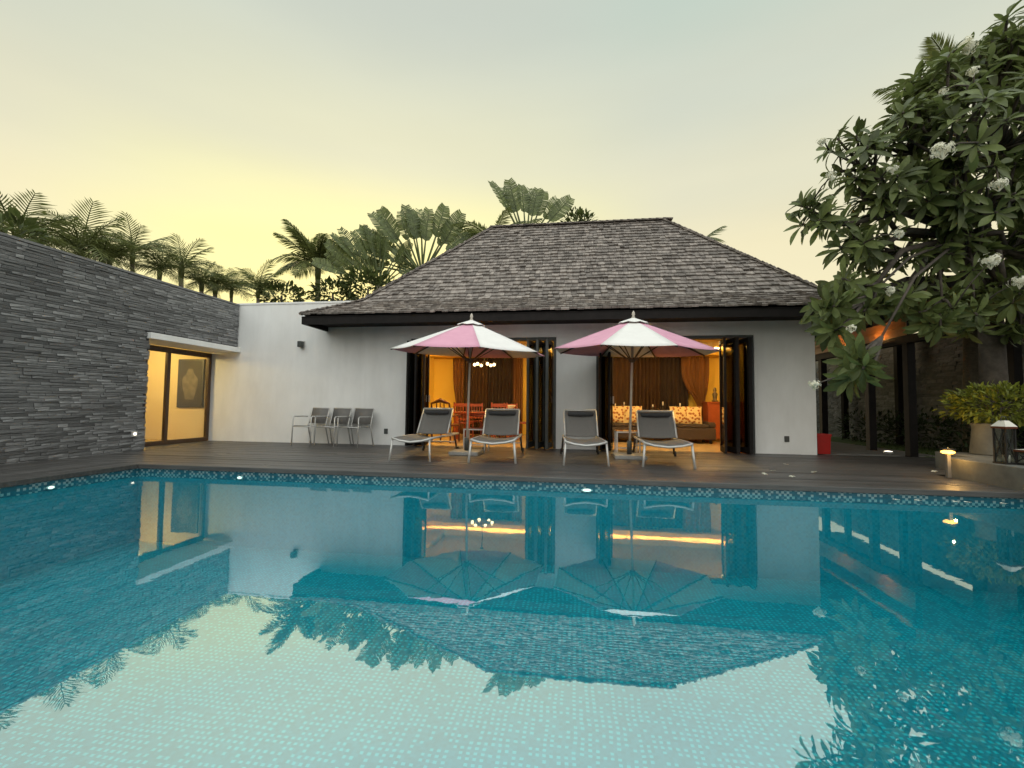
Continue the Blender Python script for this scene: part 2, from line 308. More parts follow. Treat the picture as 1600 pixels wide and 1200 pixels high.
# ------------------------------------------------------------------ ground, pool, deck
g = MB(); zg = .05; B = 150
for (x0, x1, y0, y1) in ((-B, B, -B, PY0-.3), (-B, B, PY1+.3, B), (-B, PX0-.3, PY0-.3, PY1+.3), (PX1+.3, B, PY0-.3, PY1+.3)):
    g.add([(x0, y0, zg), (x1, y0, zg), (x1, y1, zg), (x0, y1, zg)], [(0, 1, 2, 3)])
struct(g.build('ground', 'ground_mat'))
pf = -1.0
b_ = MB(); b_.add([(PX0, PY0, pf), (PX1, PY0, pf), (PX1, PY1, pf), (PX0, PY1, pf)], [(0, 1, 2, 3)])
for (a, c) in (((PX0, PY0), (PX0, PY1)), ((PX0, PY1), (PX1, PY1)), ((PX1, PY1), (PX1, PY0)), ((PX1, PY0), (PX0, PY0))):
    b_.add([(a[0], a[1], pf), (c[0], c[1], pf), (c[0], c[1], -.06), (a[0], a[1], -.06)], [(0, 1, 2, 3)])
pool = struct(b_.build('pool_basin', 'pool_mosaic')); pool.data.materials.append(MATS['pool_wall_mosaic'])
for p_ in pool.data.polygons: p_.material_index = 0 if abs(p_.normal.z) > .5 else 1
bd = MB()
bd.add([(PX0, PY0, -.06), (PX0, PY1, -.06), (PX0, PY1, ZD-.02), (PX0, PY0, ZD-.02)], [(0, 1, 2, 3)])
bd.add([(PX0, PY1, -.06), (PX1, PY1, -.06), (PX1, PY1, ZD-.02), (PX0, PY1, ZD-.02)], [(0, 1, 2, 3)])
bd.build('waterline_tile_band', 'band_mosaic', pool)
wt = MB(); wt.add([(PX0, PY0, 0), (PX1, PY0, 0), (PX1, PY1, 0), (PX0, PY1, 0)], [(0, 1, 2, 3)])
struct(wt.build('pool_water', 'pool_water'))
# timber deck: boards run along the facade
dk = MB(); dk.box(-8.3, 4.9, PY1+.16, YW+.1, zg+.004, ZD-.03); dk.box(-8.3, PX0-.16, -2, PY1+.16, zg+.004, ZD-.031); dk.box(4.9, 7.0, PY1+.16+.9, 10.3, zg+.004, ZD-.032); dk.box(-8.3, 6, -3, PY0-.16, zg+.004, ZD-.033)
deck = struct(dk.build('pool_deck', 'slate_core'))
bo = MB(); y = PY1+.17
while y < YW+.02:
    x = -8.2 if y > 0 else 0; xe = 6.9 if y > 7.2 else 5.15
    x -= rnd.random()*2
    while x < xe:
        ln = rnd.uniform(2.0, 3.6); x2 = min(x+ln, xe); zt = ZD+rnd.uniform(-.002, .002); bo.box(max(x, -8.2), x2-.004, y, y+.118, ZD-.028, zt); x = x2
    y += .125
y = YW+.145
x = -8.2
while x < PX0-.18:
    yy = -2+rnd.random()
    while yy < PY1+.16:
        ln = rnd.uniform(1.8, 3.2); y2 = min(yy+ln, PY1+.165); bo.box(x, x+.118, yy, y2-.004, ZD-.028, ZD+rnd.uniform(-.002, .002)); yy = y2
    x += .125
x = -8.2
stuff(bo.build('deck_boards', 'deck_wood', deck))
cp = MB(); cp.box(PX0-.16, PX1+.0, PY1-.02, PY1+.16, ZD-.06, ZD+.006); cp.box(PX0-.16, PX0+.02, PY0, PY1-.025, ZD-.06, ZD+.006); cp.box(PX0-.16, PX1, PY0-.16, PY0+.02, ZD-.06, ZD+.0055)
cp.build('pool_coping', 'deck_wood', deck, bevel=.008)
# pool lights on the waterline
for i, (p, lab) in enumerate((((-4.75, PY1-.02, -.02), 'lit pool light at the far waterline below the white garden wall'), ((.15, PY1-.02, -.02), 'lit pool light at the far waterline below the second pair of loungers'), ((PX0+.02, 4.75, -.02), 'lit pool light on the waterline beside the dark stone wall'))):
    t = thing('pool_light', lab, 'pool light', p, 0, 'underwater pool lights')
    q = MB(); q.lathe([(.0, 0), (.038, 0), (.04, .012), (.034, .018)], 14); o = q.build('lamp_ring', 'aluminium', t, smooth=True)
    e = MB(); e.lathe([(.03, .012), (.027, .024), (.0, .028)], 14); o2 = e.build('lens', 'pool_bulb', t, smooth=True)
    rot = (R(90), 0, 0) if i < 2 else (0, R(90), 0)
    o.rotation_euler = rot; o2.rotation_euler = rot
    if i < 2: o.scale = o2.scale = (1.9 if i == 1 else 1.2, .6, 1)
    else: o.scale = o2.scale = (.6, 1.2, 1)

# ------------------------------------------------------------------ stone walls
def stone_courses(run, z0, z1, r, hmin=.03, hmax=.062):
    """courses of split stone: (start, end, z, height, depth) along a run"""
    out = []; z = z0
    while z < z1-.02:
        h = min(r.uniform(hmin, hmax), z1-z); s = run[0]-r.random()*.4
        while s < run[1]:
            ln = r.uniform(.10, .46); a = max(s, run[0]); e = min(s+ln, run[1])
            if e-a > .04: out.append((a, e, z, h, r.uniform(.0, .018)))
            s += ln
        z += h
    return out
def unit_stone(name):
    q = MB(); e = .5
    # a cube with broken edges, 1 x 1 x 1, x is depth outward (0..1)
    q.add([(0, -e, -e), (0, e, -e), (0, e, e), (0, -e, e), (1, -e*.99, -e*.94), (.8, e*.99, -e*.95), (1, e*.99, e*.92), (.7, -e*.99, e*.95)],
          [(0, 1, 2, 3), (4, 7, 6, 5), (0, 4, 5, 1), (1, 5, 6, 2), (2, 6, 7, 3), (3, 7, 4, 0)])
    return q
slate_meshes = []
for k in range(3):
    u = unit_stone('stone'); u.v = [(x*(1+rnd.uniform(-.12, .12)) if x > .5 else x, y, z) for x, y, z in u.v]; slate_meshes.append((u, u.mesh('stone', 'slate')))
sw = thing('stone_wall', 'tall dark split stone wall along the left of the pool', 'wall', (XS, 4, ZD))
c_ = MB(); c_.box(XS-.30, XS, -3.0, 7.6, 0, 3.43); c_.box(XS-.30, XS, 7.6, 9.88, 2.42, 3.43); c_.box(XS-1.0, XS-.3, 7.46, 7.6, 0, 2.42); c_.build('wall_core', 'slate_core', sw, world=True)
cc = MB(); cc.box(XS-.33, XS+.035, -3.0, 9.88, 3.432, 3.47); cc.build('wall_coping', 'slate', sw, world=True)
rs_ = random.Random(3)
allst = [s for s in stone_courses((-3.0, 9.88), .0, 3.43, rs_)]
keep = []
for (a, e, z, h, dp) in allst:
    if z+h > 2.40 and z < 2.42 and e > 7.6: continue
    if e > 7.6 and z < 2.42:
        if a > 7.5: continue
        e = 7.6
    keep.append((a, e, z, h, dp))
vis = sorted([s for s in keep if s[1] > 5.35 and s[2] > .05], key=lambda s: ((s[0]+s[1])/2-0) + (0 if (s[1]-s[0]) > .3 else 2.5))
big = set(vis[:300]); rest = MB()
for s in keep:
    a, e, z, h, dp = s; D = .022+dp; k = rs_.randrange(3)
    if s in big:
        o = obj('stone', slate_meshes[k][1], sw); o.location = (0, (a+e)/2-4, z+h/2-ZD); o.scale = (D, (e-a)-.003, h-.0025)
    else:
        u = slate_meshes[k][0]; rest.add([(XS+x*D, (a+e)/2+y*((e-a)-.003), z+h/2+zz*(h-.0025)) for x, y, zz in u.v], u.f)
stuff(rest.build('stone_cladding', 'slate', sw, world=True))
# wall light low on the stone
wl = thing('step_light', 'small lit marker light low on the dark stone wall', 'light', at(210, 678, 'X', XS+.06))
q = MB(); q.box(-.02, .012, -.05, .05, -.05, .05); q.build('housing', 'aluminium', wl, bevel=.004); q = MB(); q.box(.013, .02, -.02, .02, -.02, .02); q.build('lens', 'spot_bulb', wl)
# right stone wall beyond the covered walkway
XR = 9.0
sr = thing('stone_wall', 'dark split stone wall behind the covered walkway and the frangipani', 'wall', (XR, 10, ZD))
c_ = MB(); c_.box(XR, XR+.3, 1.0, 20, 0, 2.93); c_.box(5.0, XR-.001, 19.7, 20, 0, 2.93); c_.build('wall_core', 'slate_core', sr, world=True)
rest = MB()
for (a, e, z, h, dp) in stone_courses((1.0, 20.0), .0, 2.93, rs_, .055, .10):
    u = slate_meshes[rs_.randrange(3)][0]; D = .022+dp
    rest.add([(XR-x*D, (a+e)/2-y*((e-a)-.003), z+h/2+zz*(h-.0025)) for x, y, zz in u.v], u.f)
stuff(rest.build('stone_cladding', 'slate', sr, world=True))

# ------------------------------------------------------------------ white garden wall and glazed side entrance
gw = thing('garden_wall', 'plain white rendered garden wall left of the villa', 'wall', (-6.9, YW, ZD))
q = MB(); q.box(-10.9, -4.9, YW, YW+.25, 0.0, 3.45); q.build('wall', 'white_paint', gw, world=True)
q = MB(); q.box(-10.9, -4.9, YW-.015, YW+.265, 3.452, 3.50); q.build('wall_cap', 'white_paint', gw, world=True, bevel=.005)
ent = thing('side_entrance', 'glazed side entrance glowing yellow under a white canopy slab', 'entrance', (-8.9, 8.7, ZD))
q = MB(); q.box(-9.0, XS+.10, 7.55, 9.895, 2.28, 2.40); q.build('canopy_slab', 'white_paint', ent, world=True, bevel=.006)
XD = -8.92
fr_ = MB()
for (y0, y1) in ((7.62, 7.70), (8.68, 8.76), (9.80, 9.88)): fr_.box(XD-.035, XD+.035, y0, y1, ZD+.002, 2.26)
fr_.box(XD-.034, XD+.034, 7.70, 9.80, 2.14, 2.26); fr_.box(XD-.034, XD+.034, 7.70, 9.80, ZD+.003, ZD+.09)
fr_.build('door_frame', 'door_timber', ent, world=True, bevel=.004)
for (y0, y1) in ((7.70, 8.68), (8.76, 9.80)):
    q = MB(); q.box(XD-.006, XD+.006, y0, y1, ZD+.09, 2.14); q.build('pane', 'clear_glass', ent, world=True)
q = MB(); q.box(-10.8, XD-.04, YW-.012, YW-.0005, ZD, 2.42); q.box(-10.9, -10.8, 6.5, YW, 0, 2.8); q.box(-10.8, XS-1.0, 6.5, 6.6, 0, 2.8); q.build('inner_wall', 'cream_paint', ent, world=True)
q = MB(); q.box(-10.8, XD-.04, 6.6, YW-.004, 2.42, 2.55); q.build('inner_ceiling', 'white_paint', ent, world=True)
q = MB(); q.box(-10.8, XD-.04, 6.6, YW-.004, zg+.01, ZD-.002); q.build('inner_floor', 'room_floor', ent, world=True)
q = MB(); q.box(XD+.04, XS, 7.6, YW-.004, zg+.01, ZD+.001); q.build('threshold', 'deck_wood', ent, world=True)
el = thing('ceiling_lamp', 'flush ceiling lamp inside the glazed side entrance', 'lamp', (-10.0, 8.5, 2.42)); q = MB(); q.lathe([(.14, 0), (.13, -.03), (.0, -.05)], 16); q.build('diffuser', 'ceiling_bulb', el, smooth=True)
lamp('entrance_lamp_light', (0, 0, -.16), 70, (1, .72, .27), .12, el)
pc = thing('framed_picture', 'dark framed picture hanging inside the glazed side entrance', 'picture', (-9.42, YW-.013, 1.52), R(-90))
q = MB(); q.box(0, .045, -.36, .36, -.6, .6); q.build('frame', 'black_metal', pc, bevel=.01)
q = MB(); q.box(.0452, .05, -.31, .31, -.55, .55); q.build('canvas', 'canvas_paint', pc)
q = MB(); pr = [(-.11, -.4), (.11, -.4), (.20, -.12), (.22, .12), (.10, .24), (.07, .36), (-.07, .36), (-.10, .24), (-.22, .12), (-.20, -.12)]
k = len(pr); q.add([(.0506, y, z) for y, z in pr]+[(.054, y, z) for y, z in pr], [tuple(range(k, 2*k))]+[(i, (i+1) % k, k+(i+1) % k, k+i) for i in range(k)]); q.build('pale_shape', 'pale_paint', pc)

# ------------------------------------------------------------------ villa
OPEN = ((-3.78, -.42), (.45, 3.68)); OT = 2.58; WT = 2.97
vl = thing('villa', 'white poolside villa with dark hipped shingle roof and lit rooms', 'house', (0, YW, ZD))
q = MB()
for (x0, x1) in ((-4.9, -3.78), (-.42, .45), (3.68, 4.85)): q.box(x0, x1, YW, YW+.22, 0, WT)
for (x0, x1) in OPEN: q.box(x0, x1, YW, YW+.22, OT, WT)
q.build('front_wall', 'white_paint', vl, world=True)
q = MB(); q.box(4.63, 4.85, YW+.22, 14.6, 0, WT); q.build('side_wall', 'white_paint', vl, world=True)
q = MB(); q.box(-4.9, -4.68, YW+.25, 14.6, 0, WT); q.build('side_wall', 'white_paint', vl, world=True)
q = MB(); q.box(-4.68, 4.63, 14.4, 14.6, 0, WT); q.build('back_wall', 'ochre_paint', vl, world=True)
for x in (-4.68, 4.61): q = MB(); q.box(x, x+.02, YW+.27, 14.4, ZD+.005, WT-.035); q.build('inner_lining', 'ochre_paint', vl, world=True)
q = MB(); q.box(-4.68, 4.63, YW+.04, 14.4, zg+.01, ZD+.004); q.build('room_floor', 'room_floor', vl, world=True)
q = MB(); q.box(-4.68, 4.63, YW+.22, 14.4, WT-.03, WT+.03)
for (x0, x1, y0, y1) in ((-4.6, 4.55, 10.62, 10.9), (-4.6, 4.55, 13.6, 14.2), (-4.6, -4.0, 10.9, 13.6), (3.95, 4.55, 10.9, 13.6), (-.3, .3, 10.9, 13.6)): q.box(x0, x1, y0, y1, WT-.16, WT-.031)
q.build('ceiling', 'cream_paint', vl, world=True)
for (x0, x1) in OPEN:
    q = MB(); q.box(x0, x1, YW+.03, YW+.19, OT-.07, OT-.002); q.box(x0+.001, x0+.06, YW+.03, YW+.19, ZD+.005, OT-.07); q.box(x1-.06, x1-.001, YW+.03, YW+.19, ZD+.005, OT-.07)
    q.build('door_frame', 'grey_frame', vl, world=True, bevel=.004)
# folded glazed door leaves
def leaf_panel(x, ang, m='grey_frame', w=.62, yc=YW+.02):
    o = MB(); h0, h1 = .02, 2.36
    for (x0, x1, z0, z1) in ((-w/2, -w/2+.07, h0, h1), (w/2-.07, w/2, h0, h1), (-w/2+.07, w/2-.07, h0, h0+.12), (-w/2+.07, w/2-.07, h1-.08, h1)): o.box(x0, x1, -.022, .022, z0, z1)
    p = o.build('door_leaf', m, vl); p.location = (x, yc-YW, 0); p.rotation_euler = (0, 0, ang)
    gq = MB(); gq.box(-w/2+.07, w/2-.07, -.005, .005, h0+.12, h1-.08); gq.build('pane', 'door_glass', p)
    hq = MB(); hq.box(w/2-.05, w/2-.02, -.05, -.022, 1.0, 1.16); hq.build('handle', 'aluminium', p)
    return p
def stack(x0, x1, nn, m='grey_frame', yc=YW-.05):
    for i in range(nn):
        x = x0+(x1-x0)*(i+.5)/nn; leaf_panel(x, R(90+(9 if i % 2 else -9)), m, yc=yc)
stack(-3.71, -3.33, 4, 'dark_timber'); stack(-1.02, -.50, 5); stack(.52, .80, 3, 'dark_timber'); stack(2.98, 3.60, 5, 'dark_timber')
for p, lab in (((-4.33, .43), 'left socket'), ((4.28, .43), 'right socket')):
    q = MB(); q.box(p[0]-.045, p[0]+.045, YW-.02, YW-.0005, p[1]-.06, p[1]+.06); q.build('wall_socket', 'grey_frame', vl, world=True, bevel=.005)
# roof
EX, EY0, EY1, EZ = 5.92, 8.89, 15.99, 2.97
RUN = 3.55; RX = EX-RUN
def prof(s):            # along the slope -> (run, z)
    L1 = math.hypot(.92, .47)
    if s < L1: return (s*.92/L1, EZ+s*.47/L1)
    k = (s-L1)/math.hypot(2.63, 2.70); return (.92+2.63*k, EZ+.47+2.70*k)
SL = math.hypot(.92, .47)+math.hypot(2.63, 2.70)
roof = MB()
def ring(run, z, dz=0): return [(-EX+run, EY0+run, z+dz), (EX-run, EY0+run, z+dz), (EX-run, EY1-run, z+dz), (-EX+run, EY1-run, z+dz)]
rg = ring(.02, EZ, -.05)+ring(.92, EZ+.47, -.05)+ring(RUN-.001, EZ+3.17, -.05)
roof.add(rg, [(0, 1, 5, 4), (1, 2, 6, 5), (2, 3, 7, 6), (3, 0, 4, 7), (4, 5, 9, 8), (5, 6, 10, 9), (6, 7, 11, 10), (7, 4, 8, 11)])
rf = roof.build('roof', 'dark_timber', vl, world=True)
sh = MB(); rr_ = random.Random(11); EXPO = .16
faces = (((-EX, EY0), (1, 0), (0, 1), 2*EX), ((EX, EY1), (-1, 0), (0, -1), 2*EX), ((EX, EY0), (0, 1), (-1, 0), EY1-EY0), ((-EX, EY1), (0, -1), (1, 0), EY1-EY0))
for (o0, ud, nd, ln) in faces:
    s = 0.0
    while s < SL-.05:
        run, z = prof(s); run2, z2 = prof(min(s+EXPO*1.35, SL)); tl = math.hypot(run2-run, z2-z); sx, sz = (run2-run)/tl, (z2-z)/tl
        nx, nz = -sz, sx
        u = run-rr_.random()*.2; endu = ln-run
        wob = rr_.uniform(-.008, .008)
        while u < endu-.02:
            w = rr_.uniform(.09, .19); a = max(u, run-.01); e = min(u+w-.006, endu+.01)
            if e-a > .03:
                th = rr_.uniform(.026, .05); j = rr_.uniform(-.022, .016)+wob; lift = rr_.uniform(0, .012)+(.02 if rr_.random() < .03 else 0)
                def P(uu, ss, hh):
                    r_ = run+sx*ss+nx*hh; zz = z+sz*ss+nz*hh
                    return (o0[0]+ud[0]*uu+nd[0]*r_, o0[1]+ud[1]*uu+nd[1]*r_, zz)
                k1 = rr_.uniform(-.008, .008)
                a2, e2 = max(a, run2-.01), min(e, ln-run2+.01)
                if e2-a2 < .02: a2, e2 = (a, e)
                sh.add([P(a, j, lift), P(e, j+k1, lift), P(e, j+k1, lift+th), P(a, j, lift+th), P(a2, tl, -.01), P(e2, tl, -.01), P(e2, tl, .004), P(a2, tl, .004)],
                       [(0, 1, 2, 3), (3, 2, 6, 7), (1, 5, 6, 2), (0, 3, 7, 4)])
            u += w
        s += EXPO
stuff(sh.build('roof_shingles', 'shingle', rf)); sh_o = rf.children[0]
for v in sh_o.data.vertices: v.co.y -= YW; v.co.z -= ZD
rc = MB()
for sx in (-1, 1):
    for sy in (0, 1):
        s = 0.0
        while s < SL-.1:
            r1, z1 = prof(s); r2, z2 = prof(min(s+.24, SL))
            y1 = EY0+r1 if sy == 0 else EY1-r1; y2 = EY0+r2 if sy == 0 else EY1-r2
            rc.bar((sx*(EX-r1), y1, z1+.045), (sx*(EX-r2), y2, z2+.02), .20, .022); s += .17
x = -RX-.05
while x < RX+.05: rc.bar((x, EY0+RUN, EZ+3.19), (x+.26, EY0+RUN, EZ+3.175), .26, .03); x += .19
c = rc.build('ridge_cap', 'shingle', rf)
for v in c.data.vertices: v.co.y -= YW; v.co.z -= ZD
q = MB(); q.box(-EX+.03, EX-.03, EY0+.03, EY0+.08, EZ-.20, EZ-.03); q.box(-EX+.03, -EX+.08, EY0+.08, EY1-.05, EZ-.20, EZ-.031); q.box(EX-.08, EX-.03, EY0+.08, EY1-.05, EZ-.20, EZ-.031); q.box(-EX+.03, EX-.03, EY1-.08, EY1-.03, EZ-.2, EZ-.03)
q.build('fascia', 'dark_timber', vl, world=True)
q = MB(); q.box(-EX+.08, EX-.08, EY0+.08, YW-.002, EZ-.10, EZ-.06); q.box(4.86, EX-.081, YW, EY1-.1, EZ-.101, EZ-.061); q.build('soffit', 'dark_timber', vl, world=True)
# up-and-down light on the garden wall
wl = thing('wall_light', 'small grey box wall light on the white garden wall', 'wall light', (-6.48, YW-.001, 2.46))
q = MB(); q.box(-.06, .06, -.03, 0, -.09, .09); q.build('back_plate', 'aluminium', wl, bevel=.004)
q = MB(); q.box(-.05, .05, -.15, -.031, -.07, .07); q.build('housing', 'grey_frame', wl, bevel=.008)

# ------------------------------------------------------------------ inside the villa
def drape(name, label, x0, x1, y, z0, z1, m, folds=6, amp=.05, pinch=None, group='drapes'):
    q = MB(); nx = folds*8; nzs = 10; vs = []; fs = []
    for j in range(nzs+1):
        tz = j/nzs; z = z0+(z1-z0)*tz
        for i in range(nx+1):
            t = i/nx; x = x0+(x1-x0)*t
            if pinch: pz, px_, k = pinch; w = math.exp(-((tz-pz)/.22)**2)*k; x = x+(px_-x)*w
            vs.append((x, y+amp*math.sin(t*folds*2*math.pi+.5*math.sin(tz*3))*(1-.3*tz), z))
    for j in range(nzs):
        for i in range(nx): a = j*(nx+1)+i; fs.append((a, a+1, a+nx+2, a+nx+1))
    q.add(vs, fs); o = q.build(name, m, smooth=True, solid=.004); return tag(o, label, 'curtain', group)
ZF = ZD+.006
drape('curtain', 'dark brown curtain behind the dining table, beside the yellow wall', -3.58, -2.80, 14.2, ZF, 2.58, 'brown_drape', 7)
drape('curtain', 'dark brown curtain behind the middle of the dining table', -2.84, -1.92, 14.22, ZF, 2.58, 'dark_drape', 8)
drape('curtain', 'amber curtain left of the folded grey door leaves', -1.95, -1.65, 14.1, ZF, 2.58, 'amber_drape', 4)
drape('curtain', 'slim amber curtain edging the yellow wall of the dining room', -3.95, -3.58, 14.15, ZF, 2.58, 'amber_drape', 3, pinch=(.35, -3.65, .4))
drape('curtain', 'brown curtain behind the left end of the sofa', 0.3, 1.80, 14.2, ZF, 2.58, 'brown_drape', 9)
drape('curtain', 'brown curtain behind the middle of the sofa', 1.77, 2.55, 14.17, ZF, 2.58, 'brown_drape', 7, .07)
drape('curtain', 'dark brown curtain behind the right end of the sofa', 2.50, 3.4, 14.2, ZF, 2.58, 'dark_drape', 7)
drape('curtain', 'amber curtain tied back beside the bright yellow wall', 3.15, 3.95, 14.0, ZF, 2.58, 'amber_drape', 6, .05, pinch=(.38, 3.75, .75))
# dining table and chairs
dt = thing('dining_table', 'red wooden dining table inside the left opening', 'table', (-2.45, 12.4, ZF))
q = MB(); q.box(-.85, .85, -.5, .5, .71, .75); q.build('table_top', 'red_wood', dt, bevel=.008)
q = MB(); q.box(-.75, .75, -.42, .42, .62, .709); q.build('apron', 'red_wood', dt)
for sx in (-1, 1):
    for sy in (-1, 1): q = MB(); q.box(sx*.74-.035, sx*.74+.035, sy*.42-.035, sy*.42+.035, 0, .619); q.build('leg', 'red_wood', dt)
def dchair(loc, rz, label):
    t = thing('dining_chair', label, 'chair', loc, rz, 'red wooden dining chairs')
    q = MB(); q.box(-.22, .22, -.22, .22, .43, .48); q.build('seat', 'red_wood', t, bevel=.01)
    for sx in (-1, 1):
        q = MB(); q.box(sx*.2-.018, sx*.2+.018, -.218, -.18, 0, .429); q.build('leg', 'red_wood', t)
        q = MB(); q.bar((sx*.2, .2, 0), (sx*.2, .27, 1.0), .036, .036); q.build('leg', 'red_wood', t)
    q = MB(); q.bar((-.18, .262, .93), (.18, .262, .93), .03, .09); q.build('back_rail', 'red_wood', t); q = MB(); q.bar((-.18, .235, .55), (.18, .235, .55), .025, .04); q.build('back_rail', 'red_wood', t)
    for i in range(4): q = MB(); x = -.12+.08*i; q.bar((x, .236, .57), (x, .26, .885), .022, .015); q.build('spindle', 'red_wood', t)
dchair((-2.95, 11.75, ZF), R(180), 'red wooden dining chair nearest the umbrella pole, back to the pool')
dchair((-1.95, 11.75, ZF), R(180), 'red wooden dining chair behind the second lounger, back to the pool')
dchair((-1.35, 12.4, ZF), R(-90), 'red wooden dining chair at the right end of the dining table')
dchair((-2.95, 13.05, ZF), R(8), 'red wooden dining chair behind the dining table, left of two')
dchair((-1.95, 13.05, ZF), R(-6), 'red wooden dining chair behind the dining table, right of two')
for i, (x, y, lab) in enumerate(((-2.75, 12.2, 'cream plate at the left end of the dining table'), (-2.3, 12.2, 'cream plate in the middle of the dining table'), (-1.9, 12.25, 'cream plate at the right of the dining table'))):
    q = MB(); q.lathe([(.06, 0), (.12, .012), (.13, .02), (.1, .014), (0, .01)], 16); o = q.build('plate', 'cream_china', smooth=True); o.location = (x, y, ZF+.751); tag(o, lab, 'plate', 'plates on the dining table')
t = thing('serving_bowl', 'cream footed bowl at the right of the dining table', 'bowl', (-1.82, 12.5, ZF+.751)); q = MB(); q.lathe([(.07, 0), (.04, .03), (.05, .06), (.15, .16), (.16, .19), (.14, .18), (0, .08)], 18); q.build('bowl', 'cream_china', t, smooth=True)
ch = thing('chandelier', 'lit chandelier with small glass globes over the dining table', 'lamp', (-2.55, 12.4, 2.2))
q = MB(); q.tube([(0, 0, .74), (0, 0, .1)], .012); q.lathe([(.06, .76), (.06, .735), (.02, .70)], 12); q.build('stem', 'bronze', ch)
q = MB()
for i in range(6): a = i*math.pi/3; q.tube([(0, 0, .12), (.12*math.cos(a), .12*math.sin(a), .04), (.26*math.cos(a), .26*math.sin(a), .02)], .008, 6)
q.build('arms', 'bronze', ch)
for i in range(6):
    a = i*math.pi/3; q = MB(); q.lathe([(.0, -.045), (.035, -.03), (.045, 0), (.035, .03), (.015, .045)], 10, (.28*math.cos(a), .28*math.sin(a), 0)); q.build('globe', 'warm_bulb', ch, smooth=True)
for (x, lab, pw) in ((-3.3, 'added hidden spotlight inside the left opening, by the yellow wall', 130), (-1.6, 'added hidden spotlight inside the left opening, by the grey door leaves', 80), (1.3, 'added hidden spotlight inside the right opening, over the left of the sofa', 95), (3.0, 'added hidden spotlight inside the right opening, by the right door leaves', 150)):  # spotlights added out of view behind the lintels to light the rooms
    t = thing('added_spotlight', lab, 'spotlight', (x, 10.36, WT-.032), 0, 'added spotlights out of sight just inside the openings')
    q = MB(); q.lathe([(.05, 0), (.05, -.02), (.012, -.025), (.012, -.05)], 14); q.build('mount', 'black_metal', t)
    q = MB(); q.tube([(0, -.03, -.06), (0, .05, -.085)], .035, 12); q.build('head', 'black_metal', t, smooth=True)
    q = MB(); q.tube([(0, .0505, -.0855), (0, .056, -.087)], .03, 12); q.build('lens', 'warm_bulb', t)
    lamp('room_fill_light', (0, .10, -.125), pw, (1, .68, .27), .04, t)
pm_ = thing('curtain_pelmet', 'long pelmet over the curtains with a hidden strip light', 'pelmet', (0, 14.1, 2.6))
q = MB(); q.box(-4.66, 4.61, -.32, -.29, 0, .12); q.box(-4.66, 4.61, -.29, .299, 0, .03); q.build('pelmet_board', 'ochre_paint', pm_)
q = MB(); q.box(-4.5, 4.45, -.22, -.17, .0305, .045); q.build('strip_light', 'strip_bulb', pm_)
# sofa group
sf = thing('sofa', 'long dark sofa inside the right opening', 'sofa', (2.2, 12.5, ZF))
q = MB(); q.box(-1.35, 1.35, -.45, .40, .10, .40); q.build('base', 'sofa_cloth', sf, bevel=.03)
q = MB(); q.box(-1.2, 1.2, .15, .42, .401, .72); q.build('backrest', 'sofa_cloth', sf, bevel=.05)
for sx in (-1, 1): q = MB(); q.box(sx*1.28-.08, sx*1.28+.08, -.42, .40, .401, .55); q.build('armrest', 'sofa_cloth', sf, bevel=.04)
for i in (-1, 0, 1): q = MB(); q.box(i*.8-.39, i*.8+.39, -.44, .14, .402, .49); q.build('seat_cushion', 'sofa_cloth', sf, bevel=.03)
for sx in (-1, 1):
    for sy in (-1, 1): q = MB(); q.box(sx*1.25-.03, sx*1.25+.03, sy*.33-.03, sy*.33+.03, 0, .099); q.build('leg', 'black_metal', sf)
def cushion(x, rz, label):
    q = MB(); nn = 8; vs = []; fs = []
    for sgn in (-1, 1):
        for j in range(nn+1):
            for i in range(nn+1):
                u = i/nn*2-1; v = j/nn*2-1; th = .075*(1-u*u)**.5*(1-v*v)**.5 if abs(u) < 1 and abs(v) < 1 else 0
                k = 1-.06*(1-abs(u))*(abs(v) > .99)-.06*(1-abs(v))*(abs(u) > .99); vs.append((u*.24*k, sgn*th, v*.24*k))
    for s_ in range(2):
        for j in range(nn):
            for i in range(nn): a = s_*(nn+1)**2+j*(nn+1)+i; f = (a, a+1, a+nn+2, a+nn+1); fs.append(f if s_ == 0 else f[::-1])
    q.add(vs, fs); o = q.build('cushion', 'cushion_print', smooth=True); o.location = (x, 12.5, ZF+.72); o.rotation_euler = (R(-14), 0, rz); tag(o, label, 'cushion', 'printed cushions on the sofa')
cushion(1.1, R(3), 'printed cream cushion at the far left of the sofa'); cushion(1.55, R(-4), 'printed cream cushion second from the left on the sofa, by the umbrella pole'); cushion(2.75, R(2), 'printed cream cushion right of the fourth lounger on the sofa'); cushion(3.08, R(-6), 'printed cream cushion at the far right of the sofa')
cs = thing('console_table', 'narrow dark console table behind the sofa', 'table', (2.2, 13.3, ZF))
q = MB(); q.box(-1.2, 1.2, -.18, .18, .80, .84); q.build('table_top', 'mahogany', cs, bevel=.005)
for sx in (-1, 1):
    for sy in (-1, 1): q = MB(); q.box(sx*1.12-.03, sx*1.12+.03, sy*.13-.03, sy*.13+.03, 0, .799); q.build('leg', 'mahogany', cs)
for i, (dx, hh, lab) in enumerate(((-1.05, .17, 'white candlestick at the left end of the console'), (-.8, .22, 'taller white candlestick near the left end of the console'), (.0, .15, 'white candlestick at the middle of the console'), (.28, .24, 'tall white candlestick right of the middle of the console'), (.75, .20, 'white candlestick near the right end of the console'))):
    t = thing('candlestick', lab, 'candlestick', (2.2+dx, 13.3, ZF+.841), 0, 'candlesticks on the console'); q = MB(); q.lathe([(.04, 0), (.04, .01), (.012, .03), (.012, hh*.5), (.03, hh*.55)], 10); q.build('holder', 'bronze', t, smooth=True); q = MB(); q.lathe([(.02, hh*.55+.001), (.02, hh), (.004, hh+.01)], 10); q.build('candle', 'cream_china', t, smooth=True)
